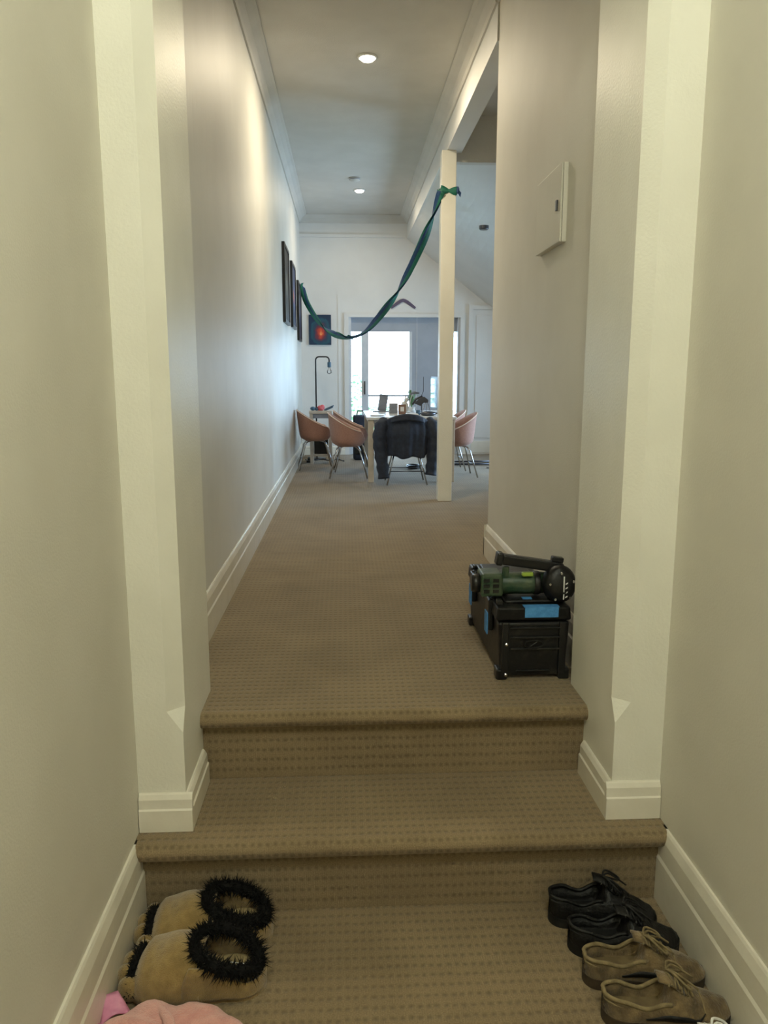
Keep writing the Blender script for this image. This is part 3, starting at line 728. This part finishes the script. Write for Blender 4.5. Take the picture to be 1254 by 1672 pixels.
# side table, lamp and odds on it
sx, sy, sh = -0.30, 9.72, 0.655
t = thing('side_table', (sx, sy, ZU), 'small pale wooden side table in the far left corner', 'side table')
MB().box(-0.14, 0.14, -0.13, 0.13, sh - 0.035, sh).build('top', M_OAK, t, bevel=0.003)
MB().box(-0.125, 0.125, -0.115, 0.115, sh - 0.09, sh - 0.035).build('drawer', M_GREY, t)
for a in (-1, 1):
    for b in (-1, 1): MB().box(a * 0.115 - 0.02, a * 0.115 + 0.02, b * 0.10 - 0.02, b * 0.10 + 0.02, 0, sh - 0.035).build('leg', M_OAK, t, bevel=0.002)
MB().box(-0.12, 0.12, -0.105, 0.105, 0.10, 0.125).build('shelf', M_OAK, t)
ZS = ZU + sh
t = thing('storage_crate', (-0.30, 9.73, ZU + 0.125), 'dark crate on the lower shelf of side table', 'crate')
MB().box(-0.085, 0.085, -0.095, 0.095, 0, 0.22).build('body', M_BLACKP, t, bevel=0.006); MB().box(-0.088, 0.088, -0.098, 0.098, 0.20, 0.235).build('rim', M_BLACKP, t, bevel=0.004)
t = thing('bundle', (-0.30, 9.68, ZS), 'red and pink cloth bundle lying on the side table', 'cloth')
MB().blob((0, 0, 0.03), 0.05, 0.04, 0.035, 14, wob=0.15).blob((0.02, 0, 0.045), 0.03, 0.03, 0.03, 12, wob=0.1).build('cloth', M_RED, t, smooth=True)
t = thing('headphones', (-0.395, 9.66, ZS), 'dark rounded gadget at the left end of side table', 'gadget')
MB().blob((0, 0, 0.026), 0.034, 0.03, 0.026).blob((0.045, 0, 0.018), 0.022, 0.02, 0.018).build('body', M_TEAL, t, smooth=True)
MB().tube([(0.02, 0, 0.03), (0.05, 0, 0.045), (0.07, 0, 0.02)], 0.005, 6).build('band', M_STEELD, t, smooth=True)
for k, lab in enumerate(('lower of two dark remotes propped on side table', 'upper of two dark remotes propped on side table')):
    t = thing('remote_control', (-0.205 + 0.01 * k, 9.69 + 0.03 * k, ZS + 0.012 + 0.016 * k), lab, 'remote', group='remotes on the side table')
    MB().box(-0.065, 0.065, -0.018, 0.018, 0, 0.014).build('case', M_TEAL, t, rot=(0, R(-24), 0), bevel=0.004)
    MB().box(-0.05, 0.04, -0.012, 0.012, 0.014, 0.016).build('keypad', M_GREY, t, rot=(0, R(-24), 0))
t = thing('floor_lamp', (-0.375, 10.25, ZU), 'thin black floor lamp with hooked top and bare socket', 'lamp')
MB().lathe([(0.001, 0), (0.12, 0), (0.12, 0.015), (0.03, 0.025), (0.001, 0.025)], n=28).build('base', M_BLACKP, t)
LT = 1.335
hook = [(0, 0, 0.02), (0, 0, LT - 0.06)] + [(0.045 - 0.045 * math.cos(a), 0, LT - 0.06 + 0.045 * math.sin(a)) for a in [PI / 2 * k / 6 for k in range(1, 7)]]
hook += [(0.13, 0, LT - 0.015)] + [(0.13 + 0.045 * math.sin(a), 0, LT - 0.06 + 0.045 * math.cos(a)) for a in [PI / 2 * k / 6 for k in range(1, 7)]] + [(0.175, 0, LT - 0.085)]
MB().tube(hook, 0.0095, 10).build('pole', M_BLACKP, t, smooth=True)
MB().lathe([(0.001, 0.0), (0.020, 0.0), (0.024, -0.01), (0.024, -0.065), (0.001, -0.065)], c=(0.175, 0, LT - 0.082), n=18).build('socket', M_TEAL, t)
MB().lathe([(0.012, 0.0), (0.014, -0.02), (0.03, -0.05), (0.028, -0.075), (0.0005, -0.09)], c=(0.175, 0, LT - 0.147), n=18).build('bulb', M_GLASS, t, smooth=True)
# dark items by the glazing
t = thing('dark_bag', (0.20, 10.15, ZU), 'dark navy bag standing on floor left of table by glazing', 'bag')
MB().box(-0.10, 0.13, -0.12, 0.12, 0, 0.58).build('body', M_JACKET, t, bevel=0.035, seg=3, smooth=True)
MB().tube([(-0.05, 0, 0.57), (-0.04, 0, 0.63), (0.06, 0, 0.63), (0.07, 0, 0.57)], 0.01, 8).build('handle', M_BLACKP, t, smooth=True)
MB().box(-0.08, 0.11, -0.14, -0.11, 0.08, 0.32).build('pocket', M_BLACKP, t, bevel=0.01)
# cables
def cable(name, pts, r_, label):
    o = MB().tube(polyline(pts, 60), r_, 6).build(name, M_BLACKP, smooth=True); return tag(o, label, 'cable')
cable('power_cable', [(-0.52, 10.1, ZU + 0.008), (-0.44, 9.95, ZU + 0.008), (-0.30, 10.12, ZU + 0.008), (-0.2, 9.98, ZU + 0.008), (-0.10, 10.1, ZU + 0.008), (-0.02, 9.9, ZU + 0.008)], 0.007, 'black power cable trailing on floor behind side table')
cl_ = [(0.08 * math.cos(k * 0.7) * (1 + 0.1 * math.sin(k)) + 0.80, 9.05 + 0.12 * math.sin(k * 0.7), ZU + 0.009 + 0.0016 * k) for k in range(28)]
cable('cable_coil', cl_, 0.009, 'coil of black cable on the carpet under the table')
pb = thing('power_board', (-0.46, 9.9, ZU), 'black power board on floor in left corner', 'power board')
MB().box(-0.03, 0.03, -0.12, 0.12, 0, 0.03).build('body', M_BLACKP, pb, bevel=0.006)
for k in range(3): MB().box(-0.018, 0.018, -0.09 + k * 0.07, -0.055 + k * 0.07, 0.03, 0.055).build('plug', M_BLACKD, pb, bevel=0.003)
po_ = thing('wall_outlet', (XL, 10.35, ZU + 0.24), 'white power outlet low on left wall in far corner', 'outlet')
MB().box(0.0, 0.01, 0, 0.11, 0, 0.07).build('plate', M_WHITE, po_, bevel=0.002); MB().box(0.01, 0.04, 0.06, 0.095, 0.015, 0.055).build('plug', M_WHITE, po_, bevel=0.003)
# tripod lying on floor by the right wall
t = thing('folded_tripod', (1.60, 9.35, ZU), 'black folded tripod lying on floor by the panelled door', 'tripod')
for k, (dy, dz) in enumerate(((0, 0.02), (0.035, 0.02), (0.018, 0.05))):
    MB().tube([(-0.35, dy, dz), (0.30, dy + 0.02, dz)], 0.012, 8).build('leg', M_STEELD, t, smooth=True)
    MB().tube([(0.22, dy + 0.018, dz), (0.32, dy + 0.02, dz)], 0.018, 8).build('clamp', M_BLACKP, t, smooth=True)
MB().box(-0.42, -0.34, -0.03, 0.06, 0.005, 0.07).build('head', M_BLACKP, t, bevel=0.01)
t = thing('clamp_weight', (1.80, 9.05, ZU), 'small black block on carpet near the tripod end', 'block')
MB().box(-0.05, 0.05, -0.03, 0.03, 0, 0.03).build('body', M_BLACKP, t, bevel=0.006); MB().box(-0.14, -0.05, -0.008, 0.008, 0.005, 0.015).build('rod', M_STEELD, t)

# ================================================================== TOOLBOX
BX, BY = 0.665, 2.625
tbx = thing('tool_case', (BX, BY, ZU), 'black plastic tool case with blue tape on the upper floor', 'tool case')
bw, bl, bh = 0.135, 0.66, 0.265
body = MB()
def taper(u0, u1, z0, z1):
    vs = [(-u0, 0.006, z0), (u0, 0.006, z0), (u0, bl - 0.006, z0), (-u0, bl - 0.006, z0), (-u1, 0, z1), (u1, 0, z1), (u1, bl, z1), (-u1, bl, z1)]
    return vs, [(0, 3, 2, 1), (4, 5, 6, 7), (0, 1, 5, 4), (1, 2, 6, 5), (2, 3, 7, 6), (3, 0, 4, 7)]
body.add(*taper(0.118, 0.128, 0.012, 0.213)); body.build('body', M_BLACKD, tbx, bevel=0.008)
lid = MB(); lid.add(*taper(0.136, 0.130, 0.216, 0.268)); LID = lid.build('lid', M_BLACKD, tbx, bevel=0.008)
MB().box(-0.095, 0.095, 0.05, bl - 0.05, 0.267, 0.280).build('lid_plateau', M_BLACKD, LID, bevel=0.006)
for y in (0.03, 0.16, 0.29, 0.42, 0.55): MB().box(-0.128, -0.108, y, y + 0.03, 0.267, 0.287).build('lid_rib', M_BLACKP, LID, bevel=0.004)
for sx_ in (-1, 1):
    MB().box(sx_ * 0.112 - 0.02, sx_ * 0.112 + 0.02, -0.006, 0.05, 0, 0.04).build('corner_foot', M_BLACKP, tbx, bevel=0.006)
    MB().box(sx_ * 0.112 - 0.02, sx_ * 0.112 + 0.02, bl - 0.05, bl + 0.006, 0, 0.04).build('corner_foot', M_BLACKP, tbx, bevel=0.006)
    MB().box(sx_ * 0.103 - 0.013, sx_ * 0.103 + 0.013, -0.008, 0.01, 0.02, 0.215).build('corner_post', M_BLACKP, tbx, bevel=0.004)
for z in (0.112, 0.155, 0.19): MB().box(-0.085, 0.10, -0.007, 0.006, z, z + 0.007).build('front_rib', M_BLACKD, tbx, bevel=0.002)
MB().box(-0.06, 0.06, -0.004, 0.006, 0.030, 0.036).build('front_rib', M_BLACKD, tbx, bevel=0.002)
for z in (0.022, 0.135): MB().lathe([(0.0005, 0), (0.006, 0), (0.006, 0.004), (0.003, 0.006), (0.0005, 0.006)], c=(-0.100, -0.009, z), n=12, m=Matrix.Rotation(R(90), 3, 'X')).build('rivet', M_CHROME, tbx)
ov = MB().tube([(0.034 * math.cos(a) + 0.0, -0.006, 0.134 + 0.013 * math.sin(a)) for a in [2 * PI * k / 24 for k in range(24)]], 0.0022, 6, closed=True).tube([(-0.012, -0.006, 0.126), (0.012, -0.006, 0.142)], 0.0022, 6)
ov.build('embossed_oval', M_BLACKP, tbx)
for y in (0.10, 0.47):
    L_ = MB().box(-0.146, -0.126, y, y + 0.07, 0.15, 0.268).build('latch', M_BLACKP, tbx, bevel=0.005)
    MB().box(-0.149, -0.146, y + 0.008, y + 0.062, 0.135, 0.215).build('tape', M_TAPE, L_)
    MB().tube([(-0.140, y + 0.0, 0.271), (-0.115, y + 0.0, 0.288), (-0.115, y + 0.07, 0.288), (-0.140, y + 0.07, 0.271)], 0.005, 6).build('latch_loop', M_BLACKP, L_)
MB().box(-0.035, 0.085, -0.0045, -0.002, 0.232, 0.268).build('tape', M_TAPE, LID)
MB().box(-0.038, 0.088, -0.004, 0.028, 0.2685, 0.2705).build('tape', M_TAPE, LID)
MB().box(-0.030, 0.005, 0.06, 0.085, 0.2805, 0.2825).build('tape', M_TAPE, LID)

# power tool on the case
PT = thing('power_tool', (BX, BY + 0.02, ZU + 0.283), 'grimy green and black power tool lying on the black tool case', 'power tool')
RX = Matrix.Rotation(R(90), 3, 'Y')
def xl(prof, c, n=24): return MB().lathe(prof, c=c, n=n, m=RX)
xl([(0.0005, -0.13), (0.035, -0.13), (0.040, -0.10), (0.041, 0.0), (0.039, 0.07), (0.0005, 0.07)], (0.0, 0.10, 0.043)).build('motor_body', M_GREEN, PT, smooth=True)
mh = MB().box(-0.180, -0.100, 0.05, 0.15, 0.004, 0.090).build('motor_housing', M_GREEN, PT, bevel=0.009, seg=3)
for k in range(3):
    for j in range(2): MB().box(-0.172 + j * 0.034, -0.150 + j * 0.034, 0.046, 0.051, 0.020 + k * 0.02, 0.032 + k * 0.02).build('vent_slot', M_BLACKP, mh)
xl([(0.0005, -0.03), (0.03, -0.03), (0.034, -0.02), (0.034, 0.0), (0.0005, 0.0)], (-0.178, 0.10, 0.045)).build('end_cap', M_BLACKP, PT, smooth=True)
xl([(0.042, -0.012), (0.044, -0.008), (0.044, 0.008), (0.042, 0.012)], (0.03, 0.10, 0.043)).build('collar', M_BLACKD, PT, smooth=True)
gh = MB(); gh.lathe([(0.0005, -0.030), (0.050, -0.030), (0.058, -0.018), (0.060, 0.0), (0.058, 0.03), (0.048, 0.045), (0.030, 0.052), (0.0005, 0.054)], n=28, m=Matrix.Rotation(R(78), 3, 'X'))
GH = gh.build('gear_head', M_BLACKD, PT, loc=(0.100, 0.050, 0.052), smooth=True); GH.scale = (0.98, 1.0, 1.16)
for k in range(5):
    a = k * 2 * PI / 5 + 0.4
    MB().lathe([(0.0005, 0), (0.005, 0), (0.004, 0.004), (0.0005, 0.004)], n=10, c=(0.045 * math.cos(a), -0.052 + 0.0, 0.044 * math.sin(a) + 0.0), m=Matrix.Rotation(R(90), 3, 'X')).build('screw', M_CHROME, GH)
MB().box(0.004, 0.008, -0.0565, -0.053, -0.038, 0.034).build('white_stripe', M_PAPER, GH)
for k in range(4): MB().add([(0.012, -0.0555, -0.034 + k * 0.014), (0.020, -0.0555, -0.030 + k * 0.014), (0.020, -0.0555, -0.026 + k * 0.014), (0.012, -0.0555, -0.030 + k * 0.014)], [(0, 1, 2, 3)]).build('white_mark', M_PAPER, GH, solid=0.001)
MB().lathe([(0.02, 0), (0.035, 0), (0.04, 0.015), (0.03, 0.03), (0.0005, 0.034)], c=(0.10, 0.11, 0.085), n=20).build('spindle_guard', M_BLACKD, PT, smooth=True)
hd = MB().box(-0.135, 0.095, 0.055, 0.092, 0.104, 0.142).build('handle_bar', M_BLACKP, PT, rot=(0, R(9), 0), bevel=0.006)
MB().box(-0.146, -0.122, 0.050, 0.096, 0.100, 0.147).build('handle_end', M_BLACKP, hd, bevel=0.006)
MB().box(0.055, 0.098, 0.058, 0.087, 0.141, 0.160).build('switch_block', M_BLACKP, hd, bevel=0.004)
MB().box(-0.10, -0.075, 0.07, 0.085, 0.06, 0.112).build('handle_post', M_GREEN, PT, bevel=0.004)
MB().box(0.06, 0.085, 0.07, 0.085, 0.06, 0.105).build('handle_post', M_BLACKD, PT, bevel=0.004)
MB().box(-0.03, 0.01, 0.055, 0.075, 0.078, 0.092).build('level_vial', M_LIME, PT, bevel=0.003)
MB().box(-0.13, -0.055, 0.16, 0.25, 0.0, 0.06).build('battery', M_BLACKP, PT, bevel=0.008)

# ================================================================== SHOES
def prof(x, pts):
    for (a, va), (b, vb) in zip(pts, pts[1:]):
        if x <= b:
            t_ = (x - a) / (b - a); t_ = t_ * t_ * (3 - 2 * t_); return va + (vb - va) * max(0, t_)
    return pts[-1][1]
def make_shoe(name, label, group, M_UP, M_SO, M_LA, M_RIM, M_IN, swoosh=None, text=None, L=0.305, side=1, hgt=1.0):
    """heel at x=0, toe towards +x"""
    t = thing(name, (0, 0, 0), label, 'shoe', group=group)
    def hw(x):
        u = x / L
        e = math.sqrt(max(0, 1 - ((u - 0.16) / 0.16) ** 2)) if u < 0.16 else 1
        f = math.sqrt(max(0, 1 - ((u - 0.66) / 0.34) ** 2)) if u > 0.66 else 1
        return (0.041 + 0.014 * sstep(0.25, 0.68, u)) * e * f + 0.0005
    def mid(x): return side * 0.010 * math.sin(PI * x / L)
    # sole
    n = 36; xs = [L * (0.5 - 0.5 * math.cos(PI * k / (n - 1))) for k in range(n)]
    out = [(x, mid(x) + hw(x) * 1.06) for x in xs] + [(x, mid(x) - hw(x) * 1.06) for x in xs[::-1][1:-1]]
    MB().prism(out, 'z', 0.0, 0.028).build('sole', M_SO, t, bevel=0.0)
    nu, nv = 44, 25
    def up(u, v):
        x = 0.003 + (L - 0.006) * (0.5 - 0.5 * math.cos(PI * u)); ux = x / L
        W = hw(x) * 0.99
        col = prof(ux, [(0, 0.076), (0.12, 0.074), (0.30, 0.060), (0.46, 0.078), (0.56, 0.074), (0.72, 0.056), (1.0, 0.036)]) * hgt
        opened = 1 - sstep(0.46, 0.53, ux)
        topc = prof(ux, [(0, 0.08), (0.40, 0.118), (0.48, 0.116), (0.62, 0.090), (0.80, 0.068), (0.93, 0.055), (1.0, 0.034)]) * hgt
        q = abs(v * 2 - 1); sg = 1 if v >= 0.5 else -1
        inn = 0.70 - 0.18 * (1 - opened) if False else 0.82
        if q >= 0.5:
            k = (1 - q) / 0.5
            y = W * (1.0 + 0.06 * math.sin(PI * k)) * (1 - (1 - inn) * k ** 2.2); z = 0.026 + (col - 0.026) * k ** 0.9
        else:
            k = q / 0.5
            yo = W * inn * (0.86 + 0.14 * k) * k ** 0.45 if opened > 0.5 else W * inn * k
            z_open = 0.036 + (col - 0.036) * k ** 7
            z_closed = col + (topc - col) * (1 - k ** 2)
            y = W * inn * (opened * k ** 0.35 + (1 - opened) * k); z = opened * z_open + (1 - opened) * z_closed
            if opened > 0.5 and k < 0.99: y = min(abs(y), W * inn - 0.005)
        return (x, mid(x) + sg * y, z)
    UP = MB().grid(up, nu, nv).build('upper', M_UP, t, smooth=True)
    # collar rim
    rim = []
    for k in range(30):
        u = 0.02 + 0.47 * k / 29; rim.append(Vector(up(u, 0.75)))
    rim2 = [Vector(up(0.02 + 0.47 * k / 29, 0.25)) for k in range(30)]
    MB().tube(rim2[::-1] + rim, 0.005, 8).build('collar', M_RIM, t, smooth=True)
    MB().tube([p + Vector((0, 0.002 if i >= 30 else -0.002, -0.012)) for i, p in enumerate(rim2[::-1] + rim)], 0.003, 6).build('collar_seam', M_RIM, t, smooth=True)
    # insole
    xi = [0.012 + (L * 0.47) * k / 14 for k in range(15)]
    o2 = [(x, mid(x) + hw(x) * 0.66) for x in xi] + [(x, mid(x) - hw(x) * 0.66) for x in xi[::-1]]
    INS = MB().prism(o2, 'z', 0.034, 0.038).build('insole', M_IN, t)
    # tongue
    def tg(u, v):
        x = L * (0.40 + 0.2 * u); y = (v - 0.5) * 0.046 * (1 - 0.2 * (1 - u)); z = prof(x / L, [(0, 0.12), (0.40, 0.124), (0.48, 0.119), (0.62, 0.092), (1, 0.04)]) * hgt - 16 * (y * y) + 0.002
        return (x, mid(x) + y, z)
    MB().grid(tg, 10, 9).build('tongue', M_UP, t, smooth=True, solid=0.006)
    # laces
    la = MB()
    for k in range(4):
        x = L * (0.47 + 0.05 * k); z = prof(x / L, [(0, 0.12), (0.40, 0.118), (0.48, 0.116), (0.62, 0.090), (1, 0.03)]) * hgt + 0.008; wv = 0.024
        la.tube([(x, mid(x) - wv, z - 0.010), (x + 0.006, mid(x), z), (x + 0.012, mid(x) + wv, z - 0.012)], 0.0028, 6)
        la.tube([(x, mid(x) + wv, z - 0.010), (x + 0.006, mid(x), z + 0.003), (x + 0.012, mid(x) - wv, z - 0.012)], 0.0028, 6)
    x = L * 0.49; z = 0.122 * hgt
    for s in (-1, 1):
        la.tube(polyline([(x, 0.01, z), (x + 0.01, s * 0.02 + 0.01, z + 0.008), (x + 0.045, s * 0.040 + 0.008, z - 0.018), (x + 0.05, s * 0.022 + 0.01, z - 0.022), (x + 0.005, 0.01, z + 0.002)], 18), 0.003, 6)
        la.tube(polyline([(x, 0.01, z), (x + 0.02, s * 0.014 + 0.008, z + 0.004), (x + 0.07, s * 0.02, z - 0.028)], 10), 0.0026, 6)
    la.build('laces', M_LA, t, smooth=True)
    # toe cap stitching
    st_ = [Vector(up(0.66, 0.22 + 0.56 * k / 16)) + Vector((0, 0, 0.0008)) for k in range(17)]
    MB().tube(st_, 0.0016, 5).build('toe_seam', M_RIM, t, smooth=True)
    if swoosh:
        for sd_ in (0, 1):
            m = MB(); N = 16; a_, b_ = [], []
            for k in range(N + 1):
                f = k / N; uu = 0.36 + 0.30 * f
                lowv = 0.055 + 0.055 * (1 - f) ** 2 * 0.4 + 0.10 * f ** 3; thick = 0.075 * math.sin(PI * min(1, f * 0.85 + 0.1)) ** 0.8
                if f > 0.85: lowv += (f - 0.85) * 0.6
                for lst, vv in ((a_, lowv), (b_, lowv + thick)):
                    v_ = vv if sd_ == 0 else 1 - vv
                    p = Vector(up(uu, v_)); lst.append(p + Vector((0, -0.0015 if sd_ == 0 else 0.0015, 0.0004)))
            for k in range(N): m.add([a_[k], a_[k + 1], b_[k + 1], b_[k]], [(0, 1, 2, 3)])
            m.build('side_flash', swoosh, t, smooth=True, solid=0.0012)
    if text:
        me = text_mesh(text, 0.020, 0.0004); me.materials.clear(); me.materials.append(M_SHBS)
        o = bpy.data.objects.new('insole_lettering', me); COL.objects.link(o); o.parent = INS; o.location = (0.065, mid(0.06), 0.0388); o.rotation_euler = (0, 0, 0)
    return t
def place(o, x, y, z, rz): o.location = (x, y, z); o.rotation_euler = (0, 0, R(rz))
G1 = 'shoes lined up by right skirting'
s1 = make_shoe('leather_shoe', 'black lace-up shoe closest to the step riser, toe to right wall', G1, M_SHB, M_SHBS, M_SHB, M_SHB, M_SHBS, hgt=1.12)
place(s1, 0.575, 1.995, 0, -9)
s2 = make_shoe('leather_shoe', 'black lace-up shoe between other black shoe and brown pair', G1, M_SHB, M_SHBS, M_SHB, M_SHB, M_SHBS, side=-1, hgt=1.0)
place(s2, 0.60, 1.88, 0, -3)
s3 = make_shoe('suede_sneaker', 'worn brown suede sneaker beside the black shoes', G1, M_SUEDE, M_SUEDES, M_SUEDER, M_SUEDER, M_INS, M_SHB, 'AIR', L=0.315)
place(s3, 0.605, 1.762, 0, -4)
s4 = make_shoe('suede_sneaker', 'worn brown suede sneaker with black side flash, nearest the camera', G1, M_SUEDE, M_SUEDES, M_SUEDER, M_SUEDER, M_INS, M_SHB, 'AIR', L=0.315, side=-1)
place(s4, 0.615, 1.640, 0, -3)
s5 = make_shoe('white_sneaker', 'white sneaker cut off by bottom edge of the picture', G1, M_WHITE, M_WHITE, M_WHITE, M_WHITE, M_SHB, L=0.29, side=1)
place(s5, 0.66, 1.455, 0, 0)

# slippers
def fur(path, rad, n, ln, seed):
    rnd = random.Random(seed); m = MB(); N = len(path)
    m.tube(path, rad * 0.9, 10, closed=True)
    for i in range(n):
        k = rnd.uniform(0, N); a = path[int(k) % N]; b = path[(int(k) + 1) % N]; p = a.lerp(b, k - int(k)); tg_ = (b - a).normalized()
        d = Vector((rnd.gauss(0, 1), rnd.gauss(0, 1), rnd.gauss(0.3, 1))); d = (d - tg_ * d.dot(tg_) * 0.7)
        if d.length < 0.1: continue
        d.normalize(); q = p + d * rad * 0.8; e = q + d * ln * rnd.uniform(0.5, 1.2) + Vector((rnd.uniform(-1, 1), rnd.uniform(-1, 1), rnd.uniform(-1, 0.4))) * ln * 0.5
        s = d.orthogonal().normalized() * 0.0022
        s3_ = d.cross(s).normalized() * 0.0022
        m.add([q + s, q - s, q + s3_, e], [(0, 1, 3), (1, 2, 3), (2, 0, 3)])
    return m
def make_slipper(label, seed, mirror=1):
    """heel at x=0, toes towards +x"""
    t = thing('paw_slipper', (0, 0, 0), label, 'slipper', group='paw slippers')
    L = 0.335
    def hw(x):
        u = x / L
        e = math.sqrt(max(0, 1 - ((u - 0.2) / 0.2) ** 2)) if u < 0.2 else 1
        f = (max(0, 1 - ((u - 0.75) / 0.25) ** 3)) if u > 0.75 else 1
        return (0.060 + 0.030 * sstep(0.2, 0.7, u)) * e * (0.62 + 0.38 * f) + 0.001
    xs = [L * (0.5 - 0.5 * math.cos(PI * k / 29)) for k in range(30)]
    out = [(x, hw(x)) for x in xs] + [(x, -hw(x)) for x in xs[::-1]]
    MB().prism(out, 'z', 0, 0.022).build('sole', M_TAN, t, bevel=0.004)
    out2 = [(x, hw(x) * 0.82) for x in xs[:22]] + [(x, -hw(x) * 0.82) for x in xs[:22][::-1]]
    ins = MB().prism(out2, 'z', 0.022, 0.027).build('insole', M_TANIN, t)
    # upper: dome over the front
    def fn(u, v):
        x = 0.155 + (L - 0.155) * u; b = PI * v
        h = prof(x / L, [(0, 0.1), (0.46, 0.108), (0.7, 0.112), (0.88, 0.094), (1.0, 0.050)])
        k = 1 + 0.015 * math.sin(x * 60 + 3 * v)
        return (x, hw(x) * 1.05 * math.cos(b) * (1 if abs(math.cos(b)) > .9 else 1.0), 0.012 + h * math.sin(b) ** 0.75 * k)
    MB().grid(fn, 22, 25).build('upper', M_TAN, t, smooth=True, solid=0.006)
    # side and heel wall
    def wl(u, v):
        a = -1 + 2 * u
        ang = a * R(150)   # 0 = heel
        d = abs(a)
        x = 0.085 - 0.085 * math.cos(min(abs(ang), PI / 2) if d < 0.6 else PI / 2) + (0.105 * (d - 0.6) / 0.4 if d > 0.6 else 0)
        y = math.copysign(hw(max(x, 0.001)) * 1.04, a) if d > 0.12 else hw(max(x, 0.001)) * 1.04 * a / 0.12
        top = 0.050 + 0.060 * sstep(0.35, 1.0, d)
        z = 0.012 + (top - 0.012) * v
        k = 1 + 0.05 * math.sin(PI * v) - 0.08 * v
        return (x * k + 0.002, y * k, z)
    MB().grid(wl, 41, 7).build('side_wall', M_TAN, t, smooth=True, solid=0.006)
    # fur trim round the opening
    N = 48; path = []
    for k in range(N):
        a = 2 * PI * k / N
        x = 0.100 - 0.082 * math.cos(a); y = 0.069 * math.sin(a)
        z = 0.062 + 0.056 * (0.5 - 0.5 * math.cos(a)) + 0.012 * abs(math.sin(a))
        path.append(Vector((x, y, z)))
    fur(path, 0.0165, 1500, 0.021, seed).build('fur_trim', M_FUR, t)
    # fur band before the toes
    bp_ = []
    for k in range(24):
        v = k / 23; p = fn(0.93, 0.03 + 0.94 * v); bp_.append(Vector((p[0] + 0.010, p[1], p[2])))
    bp_ += [Vector((L + 0.004, y, 0.03)) for y in (-0.045, -0.015, 0.015, 0.045)]
    fur(bp_, 0.012, 520, 0.013, seed + 1).build('toe_fur', M_FUR, t)
    # toes
    for k, (y, x, r_) in enumerate(((-0.066, 0.335, 0.024), (-0.026, 0.352, 0.028), (0.020, 0.352, 0.028), (0.062, 0.335, 0.024))):
        MB().blob((x, y, 0.034), 0.030, r_ * 0.92, 0.034, 14).build('toe', M_TAN, t, smooth=True)
    MB().box(-0.022, 0.022, -0.011, 0.011, 0, 0.0015).build('care_tag', M_PAPER, t, rot=(R(35), 0, R(-8)), loc=(0.075, -0.018, 0.046))
    MB().blob((0.085, -0.030, 0.034), 0.055, 0.022, 0.024, 16).build('lining', M_TANIN, t, smooth=True)
    return t
sA = make_slipper('tan paw slipper with black fur, nearer the step riser', 11); place(sA, -0.215, 1.975, 0, 180 + 3)
sB = make_slipper('tan paw slipper with black fur, between its mate and pink bundle', 23); place(sB, -0.215, 1.785, 0, 180 - 4)

# pink bundle
pk = thing('pink_garment', (-0.42, 1.565, 0), 'crumpled pink fleece item with mauve satin trim by left skirting', 'garment')
def pf(u, v):
    a = u * 2 * PI; b = v * PI / 2
    ca, sa = math.cos(a), math.sin(a)
    k = 1 + 0.05 * math.sin(3 * a + 0.6) + 0.03 * math.sin(7 * a)
    f = 0.006 * math.sin(7 * ca + 5 * sa) * math.sin(2 * b) + 0.003 * math.sin(13 * ca - 8 * sa) * math.sin(2 * b)
    return (0.180 * ca * k * math.cos(b) ** 0.6, 0.13 * sa * k * math.cos(b) ** 0.6, 0.082 * math.sin(b) ** 0.7 + f + 0.012 * ca * math.sin(b) * -1)
MB().grid(pf, 56, 20, cu=True).build('fleece', M_PINK, pk, smooth=True)
for k, (x, y, rz) in enumerate(((-0.135, 0.075, 25), (-0.160, 0.02, 62))):
    q = Matrix.Rotation(R(rz), 3, 'Z')
    def ef(u, v, q=q, x=x, y=y):
        p = q @ Vector(((u - 0.5) * 0.075 * (1 - 0.6 * v), 0.06 * v, 0.02 * math.sin(PI * u) * (1 - v) + 0.03 * v))
        return (x + p.x, y + p.y, 0.040 + p.z)
    MB().grid(ef, 9, 7).build('satin_flap', M_MAUVE, pk, smooth=True, solid=0.004)
m = MB().tube(polyline([(-0.04, 0.08, 0.075), (0.0, 0.02, 0.092), (0.03, -0.04, 0.096), (0.10, -0.06, 0.085)], 20), [0.004 + 0.010 * math.sin(PI * k / 19) for k in range(20)], 8)
m.build('fold', M_PINK, pk, smooth=True)
